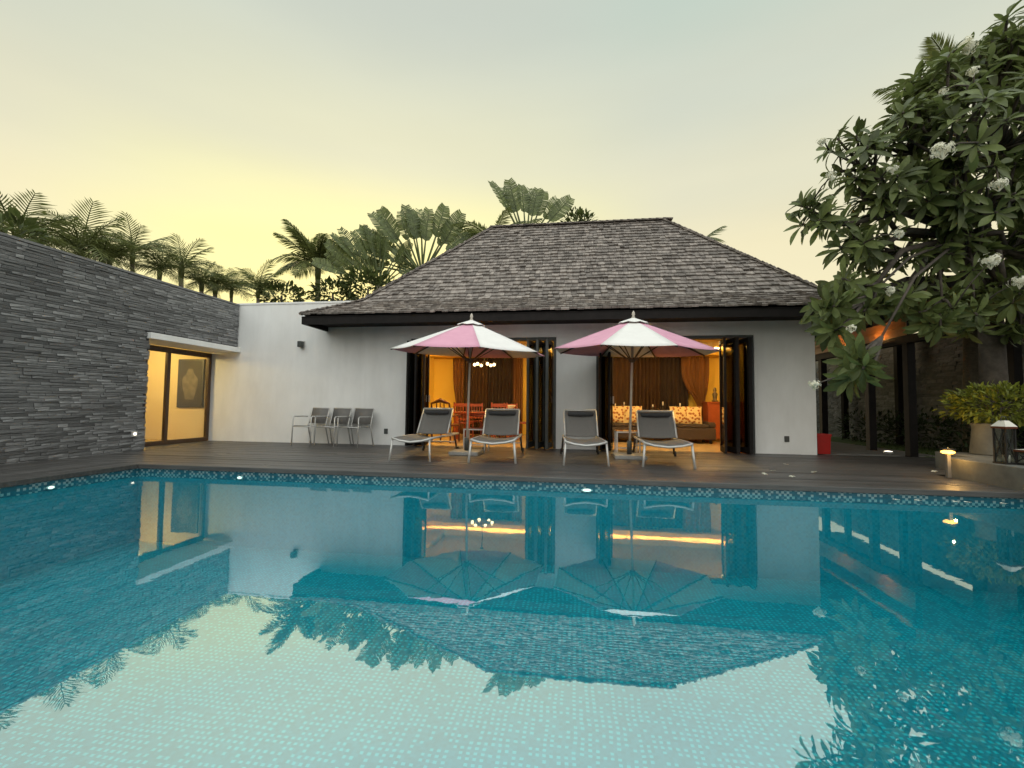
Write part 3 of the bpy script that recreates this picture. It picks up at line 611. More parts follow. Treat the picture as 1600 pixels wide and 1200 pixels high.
cb_ = thing('cabinet', 'reddish wooden cabinet beside the right door leaves', 'cabinet', (4.1, 13.2, ZF))
q = MB(); q.box(-.5, .5, -.25, .25, .06, 1.05); q.build('body', 'red_wood', cb_, bevel=.01)
q = MB(); q.box(-.53, .53, -.28, .27, 1.051, 1.09); q.build('top', 'red_wood', cb_)
for sx in (-1, 1): q = MB(); q.box(sx*.245-.23, sx*.245+.23, -.27, -.251, .1, 1.0); d_ = q.build('door', 'red_wood', cb_, bevel=.004); q = MB(); q.box(sx*.04-.01, sx*.04+.01, -.29, -.271, .5, .6); q.build('handle', 'bronze', d_)
for sx in (-1, 1): q = MB(); q.box(sx*.45-.04, sx*.45+.04, -.2, .2, 0, .059); q.build('foot', 'red_wood', cb_)
t = thing('figurine', 'dark bronze figurine standing on the cabinet', 'figurine', (3.85, 13.15, ZF+1.091)); q = MB(); q.lathe([(.09, 0), (.09, .03), (.05, .05), (.06, .14), (.075, .22), (.03, .27), (.045, .32), (.035, .38), (.0, .41)], 14); q.build('figure', 'bronze', t, smooth=True)
ac = thing('armchair', 'carved dark armchair behind the first lounger', 'chair', (-3.2, 10.9, ZF), R(170))
q = MB(); q.box(-.28, .28, -.26, .26, .40, .46); q.build('seat', 'mahogany', ac, bevel=.02)
for sx in (-1, 1):
    q = MB(); q.tube([(sx*.26, -.24, 0), (sx*.25, -.24, .2), (sx*.26, -.24, .65)], [.02, .028, .022], 8); q.build('leg', 'mahogany', ac)
    q = MB(); q.tube([(sx*.25, .25, 0), (sx*.25, .25, .5), (sx*.24, .33, .98)], [.022, .026, .02], 8); q.build('leg', 'mahogany', ac)
    q = MB(); q.tube([(sx*.26, -.28, .66), (sx*.27, 0, .67), (sx*.25, .27, .63)], .02, 8); q.build('armrest', 'mahogany', ac)
q = MB(); q.tube([(-.25, .33, .96), (-.12, .33, 1.0), (0, .33, 1.04), (.12, .33, 1.0), (.25, .33, .96)], [.02, .04, .055, .04, .02], 8); q.build('crest_rail', 'mahogany', ac, smooth=True); q = MB(); q.tube([(-.24, .29, .70), (0, .29, .72), (.24, .29, .70)], .025, 8); q.build('back_rail', 'mahogany', ac, smooth=True)
for i in range(3): q = MB(); x = -.1+.1*i; q.tube([(x, .26, .46), (x, .29, .7), (x, .33, .98)], .014, 6); q.build('spindle', 'mahogany', ac)

# ------------------------------------------------------------------ umbrellas
def umbrella(loc, rz, first_pink, label, tilt):
    t = thing('patio_umbrella', label, 'umbrella', loc, 0, 'pink and white patio umbrellas')
    q = MB(); q.box(-.28, .28, -.28, .28, .0, .07); q.build('base', 'granite', t, bevel=.012)
    q = MB(); q.lathe([(.045, .071), (.045, .30), (.03, .32)], 12); q.build('pole_socket', 'grey_frame', t, smooth=True)
    kids = []
    q = MB(); q.tube([(0, 0, .08), (0, 0, 2.52)], .021, 12); kids.append(q.build('pole', 'pole_wood', t, smooth=True))
    RAD, AZ, RZ_ = 1.48, 2.52, 1.94
    def pt(a, r): # canopy surface: straight ribs, panels sag slightly
        return Vector((math.cos(a)*r, math.sin(a)*r, 0))
    for i in range(8):
        a0 = rz+i*math.pi/4; a1 = a0+math.pi/4; nn = 8; vs = []; fs = []
        for j in range(nn+1):
            tt = .1+.9*j/nn
            A = Vector((math.cos(a0), math.sin(a0), 0))*RAD*tt; Bq = Vector((math.cos(a1), math.sin(a1), 0))*RAD*tt
            for k in range(7):
                u = k/6; p = A.lerp(Bq, u); sag = .03*tt*(4*u*(1-u)); p = p*(1-.015*tt*4*u*(1-u)*(j == nn)); vs.append((p.x, p.y, AZ+(RZ_-AZ)*(tt**1.04)-sag*.6))
        for j in range(nn):
            for k in range(6): a = j*7+k; fs.append((a, a+7, a+8, a+1))
        q = MB(); q.add(vs, fs); kids.append(q.build('canopy_panel', 'pink_canvas' if (i % 2 == 0) == first_pink else 'white_canvas', t, smooth=True, solid=.004))
    for i in range(8):
        a0 = rz+i*math.pi/4; d = Vector((math.cos(a0), math.sin(a0), 0))
        q = MB(); q.bar(d*.04+Vector((0, 0, AZ-.04)), d*(RAD-.01)+Vector((0, 0, RZ_-.018)), .016, .022); r_ = q.build('rib', 'rib_wood', t); kids.append(r_)
        q = MB(); q.bar(d*.05+Vector((0, 0, 1.78)), d*.72+Vector((0, 0, AZ+(RZ_-AZ)*.5-.04)), .013, .016); q.build('strut', 'rib_wood', r_)
    vs = []; fs = []
    for i in range(16):
        a = rz+i*math.pi/8; w = 0 if i % 2 else .03; vs += [(math.cos(a)*.27, math.sin(a)*.27, AZ-.075+w*.6), (math.cos(a)*.03, math.sin(a)*.03, AZ+.03)]
    for i in range(16): j = (i+1) % 16; fs.append((2*i, 2*j, 2*j+1, 2*i+1))
    q = MB(); q.add(vs, fs); kids.append(q.build('vent_cap', 'white_canvas', t, smooth=False, solid=.004))
    q = MB(); q.lathe([(.03, AZ+.02), (.035, AZ+.045), (.02, AZ+.07), (.032, AZ+.10), (.022, AZ+.14), (.0, AZ+.17)], 12); kids.append(q.build('finial', 'pole_wood', t, smooth=True))
    q = MB(); q.lathe([(.05, 1.74), (.05, 1.82)], 12); kids.append(q.build('runner_hub', 'rib_wood', t))
    q = MB(); q.lathe([(.06, AZ-.09), (.06, AZ-.02)], 12); kids.append(q.build('crown_hub', 'rib_wood', t))
    for k in kids: k.rotation_euler = tilt
# angles measured about the umbrella; -90 degrees faces the pool
umbrella((-2.05, 8.4, ZD), R(-70.4), False, 'pink and white umbrella over the two left loungers, a pink panel left of centre', (R(2.6), R(1.9), 0))
umbrella((.98, 8.45, ZD), R(-115.5), False, 'pink and white umbrella over the two right loungers, a white panel facing the pool', (R(2.6), R(1.4), 0))

# ------------------------------------------------------------------ loungers
def make_lounger():
    t = thing('sun_lounger', '', 'sun lounger', (0, 0, 0), 0, 'sun loungers on the pool deck')
    W = .31
    for sx in (-1, 1):
        q = MB(); q.tube([(sx*W, .0, .35), (sx*W, .7, .345), (sx*W, 1.25, .33), (sx*W, 1.86, .33)], .018, 8); q.build('side_rail', 'aluminium', t, smooth=True)
        q = MB(); q.tube([(sx*W, .02, .345), (sx*(W+.03), -.03, .0)], .017, 8); q.build('leg', 'aluminium', t, smooth=True)
        q = MB(); q.tube([(sx*W, 1.55, .335), (sx*(W+.02), 1.68, .045)], .017, 8); q.build('leg', 'black_metal', t, smooth=True)
        q = MB(); q.lathe([(.0, -.016), (.045, -.016), (.05, -.008), (.05, .008), (.045, .016), (.0, .016)], 14); w = q.build('wheel', 'black_plastic', t, smooth=True); w.location = (sx*(W+.04), 1.68, .05); w.rotation_euler = (0, R(90), 0)
        q = MB(); q.tube([(sx*(W-.02), 1.13, .365), (sx*(W-.02), 1.50, .80)], .015, 8); q.build('back_rail', 'aluminium', t, smooth=True)
        q = MB(); q.tube([(sx*(W-.05), 1.34, .59), (sx*(W-.05), 1.52, .34)], .010, 6); q.build('back_strut', 'aluminium', t, smooth=True)
    q = MB(); q.tube([(-W, .0, .35), (-W*.6, -.005, .315), (0, -.01, .295), (W*.6, -.005, .315), (W, .0, .35)], .017, 8); q.build('front_bar', 'aluminium', t, smooth=True)
    q = MB(); q.tube([(-W, 1.86, .33), (W, 1.86, .33)], .016, 8); q.build('rear_bar', 'aluminium', t, smooth=True)
    q = MB(); q.tube([(-W, 1.60, .19), (W, 1.60, .19)], .012, 8); q.build('cross_bar', 'aluminium', t, smooth=True)
    vs = []; fs = []; ny = 10; nx = 6
    for j in range(ny+1):
        for i in range(nx+1):
            u = i/nx*2-1; y = .0+1.13*j/ny; vs.append((u*(W-.012), y, .362-.045*(1-u*u)-(.012*j/ny)))
    for j in range(ny):
        for i in range(nx): a = j*(nx+1)+i; fs.append((a, a+1, a+nx+2, a+nx+1))
    q = MB(); q.add(vs, fs); q.build('seat_sling', 'grey_sling', t, smooth=True, solid=.006)
    vs = []; fs = []
    for j in range(ny+1):
        for i in range(nx+1):
            u = i/nx*2-1; s = j/ny; vs.append((u*(W-.03), 1.13+.37*s+.02*(1-u*u), .37+.435*s-.018*(1-u*u)))
    for j in range(ny):
        for i in range(nx): a = j*(nx+1)+i; fs.append((a, a+1, a+nx+2, a+nx+1))
    q = MB(); q.add(vs, fs); q.build('back_sling', 'grey_sling', t, smooth=True, solid=.006)
    q = MB(); q.tube([(-W+.02, 1.50, .805), (W-.02, 1.50, .805)], .016, 8); q.build('head_bar', 'aluminium', t, smooth=True)
    q = MB(); q.tube([(-.235, 1.405, .745), (-.22, 1.40, .748), (0, 1.398, .745), (.22, 1.40, .748), (.235, 1.405, .745)], [.024, .042, .045, .042, .024], 12); q.build('pillow', 'pillow_cloth', t, smooth=True)
    return t
l0 = make_lounger()
for i, (x, y, rz, lab) in enumerate(((-2.68, 7.10, 0, 'grey sling lounger at the far left, in front of the carved armchair'), (-1.32, 7.14, 3, 'grey sling lounger right of the left umbrella pole'),
                                     (.17, 7.16, 3, 'grey sling lounger in front of the white pier between the openings'), (1.42, 7.20, -2, 'grey sling lounger at the far right, in front of the sofa'))):
    o = l0 if i == 0 else copy_tree(l0); o.location = (x, y, ZD+.003); o.rotation_euler = (0, 0, R(rz)); o['label'] = lab
    o.scale = (1.02 if i in (0, 2) else 1.12, 1.0, 1.06)
def side_table(loc, label):
    t = thing('side_table', label, 'table', loc, 0, 'small tables under the umbrellas')
    s = .21; h = .46
    for sx in (-1, 1):
        for sy in (-1, 1): q = MB(); q.box(sx*s-.012, sx*s+.012, sy*s-.012, sy*s+.012, 0, h-.026); q.build('leg', 'aluminium', t)
    q = MB()
    for k in (-1, 1): q.box(-s-.012, s+.012, k*s-.012, k*s+.012, h-.025, h-.001); q.box(k*s-.012, k*s+.012, -s+.0121, s-.0121, h-.025, h-.001)
    q.build('rim', 'aluminium', t)
    q = MB(); q.box(-s-.01, s+.01, -s-.01, s+.01, h, h+.008); q.build('glass_top', 'lantern_glass', t)
    q = MB(); q.box(-s+.013, s-.013, -.012, .012, .12, .14); q.build('stretcher', 'aluminium', t)
side_table((-1.98, 8.95, ZD+.003), 'small metal side table behind the left umbrella pole')
side_table((1.0, 8.98, ZD+.003), 'small metal side table behind the right umbrella pole')

# ------------------------------------------------------------------ stacking armchairs by the white wall
def make_chair():
    t = thing('patio_chair', '', 'chair', (0, 0, 0), 0, 'grey patio armchairs against the white wall')
    w = .27
    for sx in (-1, 1):
        q = MB(); q.tube([(sx*w, -.27, 0), (sx*w, -.255, .62), (sx*w, -.225, .645), (sx*w, .10, .64), (sx*w, .16, .635)], .014, 8); q.build('arm_and_front_leg', 'aluminium', t, smooth=True)
        q = MB(); q.tube([(sx*w, .28, 0), (sx*(w-.01), .17, .42), (sx*(w-.015), .29, .83)], .014, 8); q.build('rear_leg', 'aluminium', t, smooth=True)
        q = MB(); q.tube([(sx*(w-.02), -.25, .43), (sx*(w-.02), .16, .41)], .013, 8); q.build('seat_rail', 'aluminium', t, smooth=True)
    q = MB(); q.tube([(-w, -.25, .42), (w, -.25, .42)], .013, 8); q.build('cross_bar', 'aluminium', t, smooth=True); q = MB(); q.tube([(-w+.015, .29, .828), (w-.015, .29, .828)], .013, 8); q.build('cross_bar', 'aluminium', t, smooth=True)
    q = MB(); q.add([(-w+.03, -.25, .44), (w-.03, -.25, .44), (w-.03, -.04, .415), (-w+.03, -.04, .415), (w-.03, .16, .42), (-w+.03, .16, .42)], [(0, 1, 2, 3), (3, 2, 4, 5)]); q.build('seat_sling', 'grey_sling', t, smooth=True, solid=.006)
    q = MB(); q.add([(-w+.025, .185, .48), (w-.025, .185, .48), (w-.028, .245, .68), (-w+.028, .245, .68), (w-.03, .284, .82), (-w+.03, .284, .82)], [(0, 1, 2, 3), (3, 2, 4, 5)]); q.build('back_sling', 'grey_sling', t, smooth=True, solid=.006)
    return t
c0 = make_chair()
for i, (x, lab) in enumerate(((-5.92, 'grey sling armchair farthest left against the white wall'), (-5.38, 'grey sling armchair in the middle of three against the white wall'), (-4.84, 'grey sling armchair nearest the villa of three against the white wall'))):
    o = c0 if i == 0 else copy_tree(c0); o.location = (x, 9.44, ZD+.003); o.rotation_euler = (0, 0, R(-14+i*1.5)); o['label'] = lab

# ------------------------------------------------------------------ covered walkway on the right
wk = thing('covered_walkway', 'dark timber covered walkway with warm lit ceiling right of the villa', 'walkway', (7.6, 12, ZD))
for (x, y) in ((6.8, 10.25), (6.8, 11.5), (6.8, 13.5), (6.8, 16.0), (8.7, 10.25), (8.7, 13.5), (8.7, 16.0)):
    q = MB(); q.box(x-.075, x+.075, y-.075, y+.075, ZD-.05, 2.42 if x < 8 else 3.27); q.build('post', 'dark_timber', wk, world=True, bevel=.006)
q = MB(); q.box(6.72, 6.88, 9.0, 17.5, 2.421, 2.58); q.build('beam', 'dark_timber', wk, world=True)
for z in (2.582, 2.762): q = MB(); q.box(6.70, 6.735, 10.18, 17.5, z, z+.174); q.build('fascia_board', 'soffit_wood', wk, world=True, bevel=.004)
for y in (10.25, 11.5, 13.5, 16.0): q = MB(); q.box(6.74, 6.86, y-.05, y+.05, 2.581, 3.27); q.build('short_post', 'dark_timber', wk, world=True)
x = 6.05
while x < 9.3: q = MB(); q.box(x, x+.17, 9.05, 17.5, 3.275, 3.305); q.build('ceiling_board', 'soffit_wood', wk, world=True); x += .178
q = MB(); q.box(5.98, 9.45, 8.98, 17.6, 3.306, 3.42); q.box(5.93, 5.979, 8.93, 17.6, 3.25, 3.46); q.box(5.98, 9.45, 8.93, 8.979, 3.25, 3.46); q.build('roof_slab', 'dark_timber', wk, world=True)
for i, (y, lab) in enumerate(((10.9, 'small warm uplight beside the walkway beam near its front post'), (12.5, 'small warm uplight beside the walkway beam between its posts'), (14.8, 'small warm uplight beside the walkway beam far back'))):
    t = thing('uplight', lab, 'light', (6.60, y, 2.46), 0, 'uplights on the walkway beam'); q = MB(); q.lathe([(.05, 0), (.05, .05), (.04, .06)], 12); q.build('housing', 'black_metal', t); q = MB(); q.box(.04, .119, -.02, .02, .0, .03); q.build('bracket', 'black_metal', t); q = MB(); q.lathe([(.036, .061), (.0, .068)], 12); q.build('lens', 'uplight_bulb', t)
pth = MB(); pth.box(5.0, 7.4, 10.32, 19.6, zg+.004, ZD-.01); struct(pth.build('walkway_path', 'path_stone'))
lw = MB(); lw.add([(7.0, 7.3, .09), (8.95, 7.3, .09), (8.95, 10.31, .09), (7.0, 10.31, .09)], [(0, 1, 2, 3)]); lw.add([(7.41, 10.31, .09), (8.95, 10.31, .09), (8.95, 19.6, .09), (7.41, 19.6, .09)], [(0, 1, 2, 3)])
lwo = struct(lw.build('lawn', 'grass'))
bl = MB(); rg_ = random.Random(5)
for i in range(5000):
    x = rg_.uniform(7.02, 8.9); y = rg_.uniform(7.6, 13.5)
    if y > 10.3 and x < 7.45: continue
    a = rg_.random()*6.28; h = rg_.uniform(.02, .05); dx, dy = math.cos(a)*.006, math.sin(a)*.006
    bl.add([(x-dx, y-dy, .09), (x+dx, y+dy, .09), (x+rg_.uniform(-.02, .02), y+rg_.uniform(-.02, .02), .09+h)], [(0, 1, 2)])
stuff(tag(bl.build('grass_blades', 'grass'), 'short green grass between the walkway and the stone wall', 'grass'))

# leaf helpers
def leaf_mesh(L_=1.0, W_=.25, bend=.15, fold=.04, seg=5, pk=1.25):
    q = MB(); vs = []; fs = []
    for i in range(seg+1):
        t = i/seg; w = W_*.5*max(.06, math.sin(math.pi*min(t, .985)**pk)**.8)
        z = -bend*t*t; vs += [(-w, t*L_, z+fold*w/W_*2), (0, t*L_, z), (w, t*L_, z+fold*w/W_*2)]
    for i in range(seg): a = 3*i; fs += [(a, a+1, a+4, a+3), (a+1, a+2, a+5, a+4)]
    q.add(vs, fs); return q
def orient(d, up=Vector((0, 0, 1)), roll=0.0):
    y = d.normalized(); x = y.cross(up)
    if x.length < 1e-3: x = Vector((1, 0, 0))
    x.normalize(); z = x.cross(y); M = Matrix((x, y, z)).transposed()
    return M @ Matrix.Rotation(roll, 3, 'Y')
def add_tf(mb, src, loc, M, s): mb.add([loc + M @ (Vector(v)*s) for v in src.v], src.f)
def bush(mb, c, rad, n, size, rr, src, up=.4):
    for _ in range(n):
        d = Vector((rr.gauss(0, 1), rr.gauss(0, 1), rr.gauss(0, 1))).normalized(); k = rr.uniform(.55, 1.0)**.6*(1+.18*math.sin(d.x*7+d.y*5+d.z*6))
        p = Vector((c[0]+d.x*rad[0]*k, c[1]+d.y*rad[1]*k, c[2]+d.z*rad[2]*k)); dd = (d+Vector((rr.gauss(0, .5), rr.gauss(0, .5), up+rr.gauss(0, .4)))).normalized()
        add_tf(mb, src, p, orient(dd, roll=rr.uniform(-1, 1)), size*rr.uniform(.7, 1.3))
small_leaf = leaf_mesh(1, .38, .15, .05, 3)
rb = random.Random(21)
# concrete planter wall, pot, shrub, hedge
XP = 5.188
pw = thing('planter_wall', 'low concrete planter wall along the right edge of the pool', 'planter', (5.3, 5.5, .05))
q = MB(); q.prism([(XP, 1.0), (XP+1.9, 1.0), (XP+1.9, 8.15), (XP+.55, 8.15), (XP+.45, 7.3), (XP+.0, 7.2)], -.995, .385); q.build('wall', 'concrete', pw, world=True, bevel=.01)
pot = thing('plant_pot', 'tapered concrete plant pot under the yellow green shrub', 'pot', (6.22, 7.75, .386))
q = MB(); q.lathe([(.235, 0), (.24, .02), (.205, .40), (.215, .44), (.215, .47), (.185, .47), (.18, .42), (0, .41)], 24); q.build('pot_body', 'concrete', pot, smooth=True)
shb = thing('shrub', 'yellow green shrub lit from below in the concrete pot', 'shrub', (6.35, 7.75, .80))
q = MB(); bush(q, (0, 0, .34), (.62, .5, .27), 1700, .095, rb, small_leaf, .35); stuff(q.build('foliage', 'shrub_leaf', shb))
q = MB()
for i in range(7): a = i*.9; q.tube([(.04*math.cos(a), .04*math.sin(a), 0), (.12*math.cos(a), .1*math.sin(a), .15), (.4*math.cos(a), .35*math.sin(a), .4)], [.014, .011, .005], 6)
q.build('stems', 'trunk_bark', shb)
hd = thing('hedge', 'low dark hedge in front of the right stone wall', 'hedge', (8.5, 11, .09))
q = MB()
for i in range(9): bush(q, (0, -3.2+i*.9, .42), (.36, .62, .45), 260, .12, rb, small_leaf, .4)
stuff(q.build('foliage', 'hedge_leaf', hd))
# lanterns
def lantern(loc, s, wd, label):
    t = thing('lantern', label, 'lantern', loc, R(12), 'candle lanterns on the planter wall')
    w, h = .088*wd, .44*s
    q = MB()
    for sx in (-1, 1):
        for sy in (-1, 1): q.box(sx*w-.009, sx*w+.009, sy*w-.009, sy*w+.009, .0201, h)
    for sgn in (-1, 1):
        for (a, b) in (((-w, sgn*w, .03), (w, sgn*w, h-.01)), ((w, sgn*w*1.001, .03), (-w, sgn*w*1.001, h-.01)), ((sgn*w, -w, .03), (sgn*w, w, h-.01)), ((sgn*w*1.001, w, .03), (sgn*w*1.001, -w, h-.01))): q.bar(a, b, .007, .007, (.3, .4, 1))
    q.build('frame', 'black_metal', t)
    q = MB(); q.box(-w-.015, w+.015, -w-.015, w+.015, 0, .02); q.build('base', 'black_metal', t)
    q = MB(); q.box(-w-.02, w+.02, -w-.02, w+.02, h+.0005, h+.025); q.build('rim', 'mahogany', t)
    q = MB(); v = w+.02; u = .045*wd; q.add([(-v, -v, h+.0255), (v, -v, h+.0255), (v, v, h+.0255), (-v, v, h+.0255), (-u, -u, h+.10*s), (u, -u, h+.10*s), (u, u, h+.10*s), (-u, u, h+.10*s)], [(3, 2, 1, 0), (4, 5, 6, 7), (0, 1, 5, 4), (1, 2, 6, 5), (2, 3, 7, 6), (3, 0, 4, 7)]); q.build('roof', 'cream_china', t)
    q = MB(); q.tube([(-.04*s, 0, h+.10*s), (-.03*s, 0, h+.15*s), (.03*s, 0, h+.15*s), (.04*s, 0, h+.10*s)], .006, 6); q.build('handle', 'black_metal', t)
    for sgn in (-1, 1): q = MB(); q.box(-w+.01, w-.01, sgn*(w-.011), sgn*(w-.009), .021, h-.002); q.build('pane', 'lantern_glass', t)
    for sgn in (-1, 1): q = MB(); q.box(sgn*(w-.011), sgn*(w-.009), -w+.01, w-.01, .021, h-.002); q.build('pane', 'lantern_glass', t)
def candle(loc, r, h, label):
    t = thing('candle', label, 'candle', loc, 0, 'candles in the lanterns'); q = MB(); q.lathe([(r, 0), (r, h*.95), (r*.85, h), (0, h*.93)], 16); q.build('wax', 'candle_wax', t, smooth=True); q = MB(); q.tube([(0, 0, h*.93), (.003, 0, h+.02)], .002, 5); q.build('wick', 'black_metal', t)
lantern((5.35, 6.48, .388), 1.0, .72, 'tall black lantern with cross braces and white cap on the planter wall'); candle((5.35, 6.46, .41), .034, .09, 'white candle inside the tall black lantern')
lantern((5.52, 6.36, .388), .36, .9, 'small black lantern cut by the right edge, beside the tall one'); candle((5.52, 6.35, .41), .045, .075, 'white candle inside the small lantern at the right edge')
# bollard lamp
bl_ = thing('garden_lamp', 'glowing garden lamp at the end of the planter wall', 'lamp', (5.09, 7.0, ZD+.003))
q = MB(); q.box(-.022, .022, -.022, .022, 0, .33); q.build('post', 'coping_stone', bl_, bevel=.004)
q = MB(); q.lathe([(.055, .33), (.075, .345), (.075, .36), (.03, .38)], 16); q.build('lamp_head', 'garden_bulb', bl_, smooth=True)
q = MB(); q.lathe([(.085, .381), (.08, .395), (.0, .41)], 16); q.build('cap', 'black_metal', bl_, smooth=True)
lamp('garden_lamp_and_fill', (-.03, -.13, .30), 2, (1, .58, .17), .015, bl_)
lamp('garden_lamp_and_fill', (.40, .5, .75), 5, (1, .58, .17), .015, bl_)  # extra point light without a fixture, added beside the shrub to brighten it
gs = thing('ground_spot', 'small white lit ground spot on the lawn by the walkway posts', 'light', (*at(1388, 707, 'Z', ZD).xy, ZD-.01)); q = MB(); q.lathe([(.09, 0), (.09, .03), (.075, .035)], 14); q.build('ring', 'aluminium', gs); q = MB(); q.lathe([(.074, .0355), (.0, .045)], 14); q.build('lens', 'spot_bulb', gs)
# red bin
rb_ = thing('waste_bin', 'bright red bin at the right corner of the villa', 'bin', (5.08, 10.22, ZD+.003))
q = MB(); q.add([(-.12, -.12, 0), (.12, -.12, 0), (.12, .12, 0), (-.12, .12, 0), (-.13, -.13, .40), (.13, -.13, .40), (.13, .13, .40), (-.13, .13, .40), (-.115, -.115, .40), (.115, -.115, .40), (.115, .115, .40), (-.115, .115, .40), (-.09, -.09, .03), (.09, -.09, .03), (.09, .09, .03), (-.09, .09, .03)],
    [(3, 2, 1, 0), (0, 1, 5, 4), (1, 2, 6, 5), (2, 3, 7, 6), (3, 0, 4, 7), (4, 5, 9, 8), (5, 6, 10, 9), (6, 7, 11, 10), (7, 4, 8, 11), (8, 9, 13, 12), (9, 10, 14, 13), (10, 11, 15, 14), (11, 8, 12, 15), (12, 13, 14, 15)]); q.build('body', 'red_plastic', rb_)
q = MB(); q.box(-.14, .14, -.14, -.1301, .36, .41); q.box(-.14, .14, .1301, .14, .36, .41); q.box(-.14, -.1301, -.13, .13, .36, .41); q.box(.1301, .14, -.13, .13, .36, .41); q.build('rim', 'red_plastic', rb_)
# fallen blossoms
def blossom_mesh():
    q = MB()
    for k in range(5):
        a = k*2*math.pi/5; d = Vector((math.cos(a), math.sin(a), 0)); s = Vector((-d.y, d.x, 0))
        q.add([Vector((0, 0, .1)), d*.5+s*.32+Vector((0, 0, .22)), d*1.0+Vector((0, 0, .14)), d*.62-s*.25+Vector((0, 0, .3))], [(0, 1, 2, 3)])
    return q
blo = blossom_mesh(); blo_me = blo.mesh('fallen_blossom', 'petal')
for i, (px, py, lab) in enumerate(((1208, 736, 'white blossom fallen on the deck, leftmost of the scatter'), (1228, 726, 'white blossom fallen on the deck below the right socket'), (1272, 738, 'white blossom fallen on the deck below the villa corner'), (1238, 745, 'white blossom fallen closest to the pool edge'), (1460, 737, 'white blossom fallen on the deck by the garden lamp'), (1195, 741, 'small white blossom fallen on the deck left of the scatter'))):
    p = at(px, py, 'Z', ZD+.004); o = obj('fallen_blossom', blo_me); o.location = p; o.scale = (.045,)*3; o.rotation_euler = (rnd.uniform(-.2, .2), rnd.uniform(-.2, .2), rnd.random()*6); tag(o, lab, 'blossom', 'blossoms fallen on the deck')

for i, (px, py, lab) in enumerate(((1362, 770, 'white blossom floating at the far pool edge, leftmost of the floating ones'), (1396, 772, 'white blossom floating at the far pool edge, second from the left'), (1452, 774, 'white blossom floating below the garden lamp'), (1474, 776, 'white blossom floating just right of the garden lamp reflection'), (1545, 782, 'white blossom floating against the planter wall'))):
    p = at(px, py, 'Z', .002); p.y = min(p.y, PY1-.06); o = obj('floating_blossom', blo_me); o.location = p; o.scale = (.04,)*3; o.rotation_euler = (0, 0, rnd.random()*6); tag(o, lab, 'blossom', 'blossoms floating in the pool')

# ------------------------------------------------------------------ frangipani
rf_ = random.Random(5)
TB = Vector((6.9, 8.5, .09))
fg = thing('frangipani_tree', 'large frangipani tree with white blossom clusters right of the villa', 'tree', TB)
trunk_top = Vector((6.85, 8.45, 2.95))
clumps = [(1595, 60, 7.8, .5), (1545, 80, 7.4, .4), (1500, 120, 7.6, .62), (1450, 145, 7.2, .45), (1570, 105, 8.0, .7), (1405, 205, 7.0, .55), (1325, 245, 6.8, .40), (1480, 215, 6.6, .70), (1575, 200, 7.0, .8), (1275, 345, 6.7, .32), (1345, 320, 7.0, .55), (1440, 300, 7.2, .65), (1545, 310, 7.2, .75),
          (1325, 400, 6.9, .36), (1390, 400, 7.4, .45), (1490, 400, 7.6, .55), (1590, 400, 7.8, .6), (1330, 465, 6.6, .40), (1390, 470, 7.2, .34), (1560, 470, 8.2, .35), (1450, 465, 7.6, .30), (1510, 475, 7.8, .26), (1600, 490, 8.0, .35), (1305, 500, 6.4, .24), (1462, 497, 7.0, .24), (1525, 500, 7.2, .22), (1585, 455, 7.4, .3), (1335, 578, 5.9, .20),
          (1700, 250, 7.5, 1.0), (1700, 420, 7.5, .8), (1680, 120, 8.0, .8), (1600, 300, 9.2, .8), (1450, 250, 8.8, .6)]
branches = MB(); tips = []
branches.tube([TB-TB, (.02, .02, .7), (-.03, -.03, 1.6), trunk_top-TB], [.26, .20, .17, .15], 12)
forks = [Vector((6.3, 8.1, 3.95)), Vector((7.2, 8.1, 4.2)), Vector((6.7, 8.9, 4.2)), Vector((5.95, 7.7, 3.75)), Vector((7.6, 8.6, 3.8))]
for f in forks: md_ = trunk_top.lerp(f, .5)+Vector((rf_.uniform(-.1, .1), rf_.uniform(-.1, .1), -.12)); branches.tube([trunk_top-TB-Vector((0, 0, .1)), md_-TB, f-TB], [.12, .085, .065], 8)
for (px, py, Y, r) in clumps:
    c = at(px, py, 'Y', Y)
    f = min(forks, key=lambda q: (q-c).length + max(0, q.z-c.z)*1.5)
    md_ = f.lerp(c, .5)+Vector((rf_.uniform(-.15, .15), rf_.uniform(-.15, .15), -.15 if c.z > f.z else .2)); hub = f.lerp(c, .8)
    tw = .45 if c.z < 2.4 else 1; branches.tube([f-TB, md_-TB, hub-TB], [.055*tw, .042*tw, .032*tw], 7)
    for _ in range(max(3, int(36*r*r+4))):
        d = Vector((rf_.gauss(0, 1), rf_.gauss(0, 1), rf_.gauss(0, .9)+.25)).normalized(); p = c+d*r*rf_.uniform(.45, 1.0)
        m1 = hub.lerp(p, .5)+Vector((rf_.uniform(-.08, .08), rf_.uniform(-.08, .08), rf_.uniform(-.12, .04)))
        branches.tube([hub-TB, m1-TB, p-TB], [.026, .02, .016], 6)
        dr = (p-m1).normalized(); dr = (dr+Vector((0, 0, .35))).normalized() if p.z > 2.0 else dr
        tips.append((p, dr))
branches.build('trunk', 'trunk_bark', fg, smooth=True)
fl_src = [leaf_mesh(1, .30, b_, f_, 6, 1.6) for b_, f_ in ((.10, .05), (.28, .07), (.45, .05))]
fl_me = [s.mesh('leaf', 'frangipani_leaf', True) for s in fl_src]
leaves = []
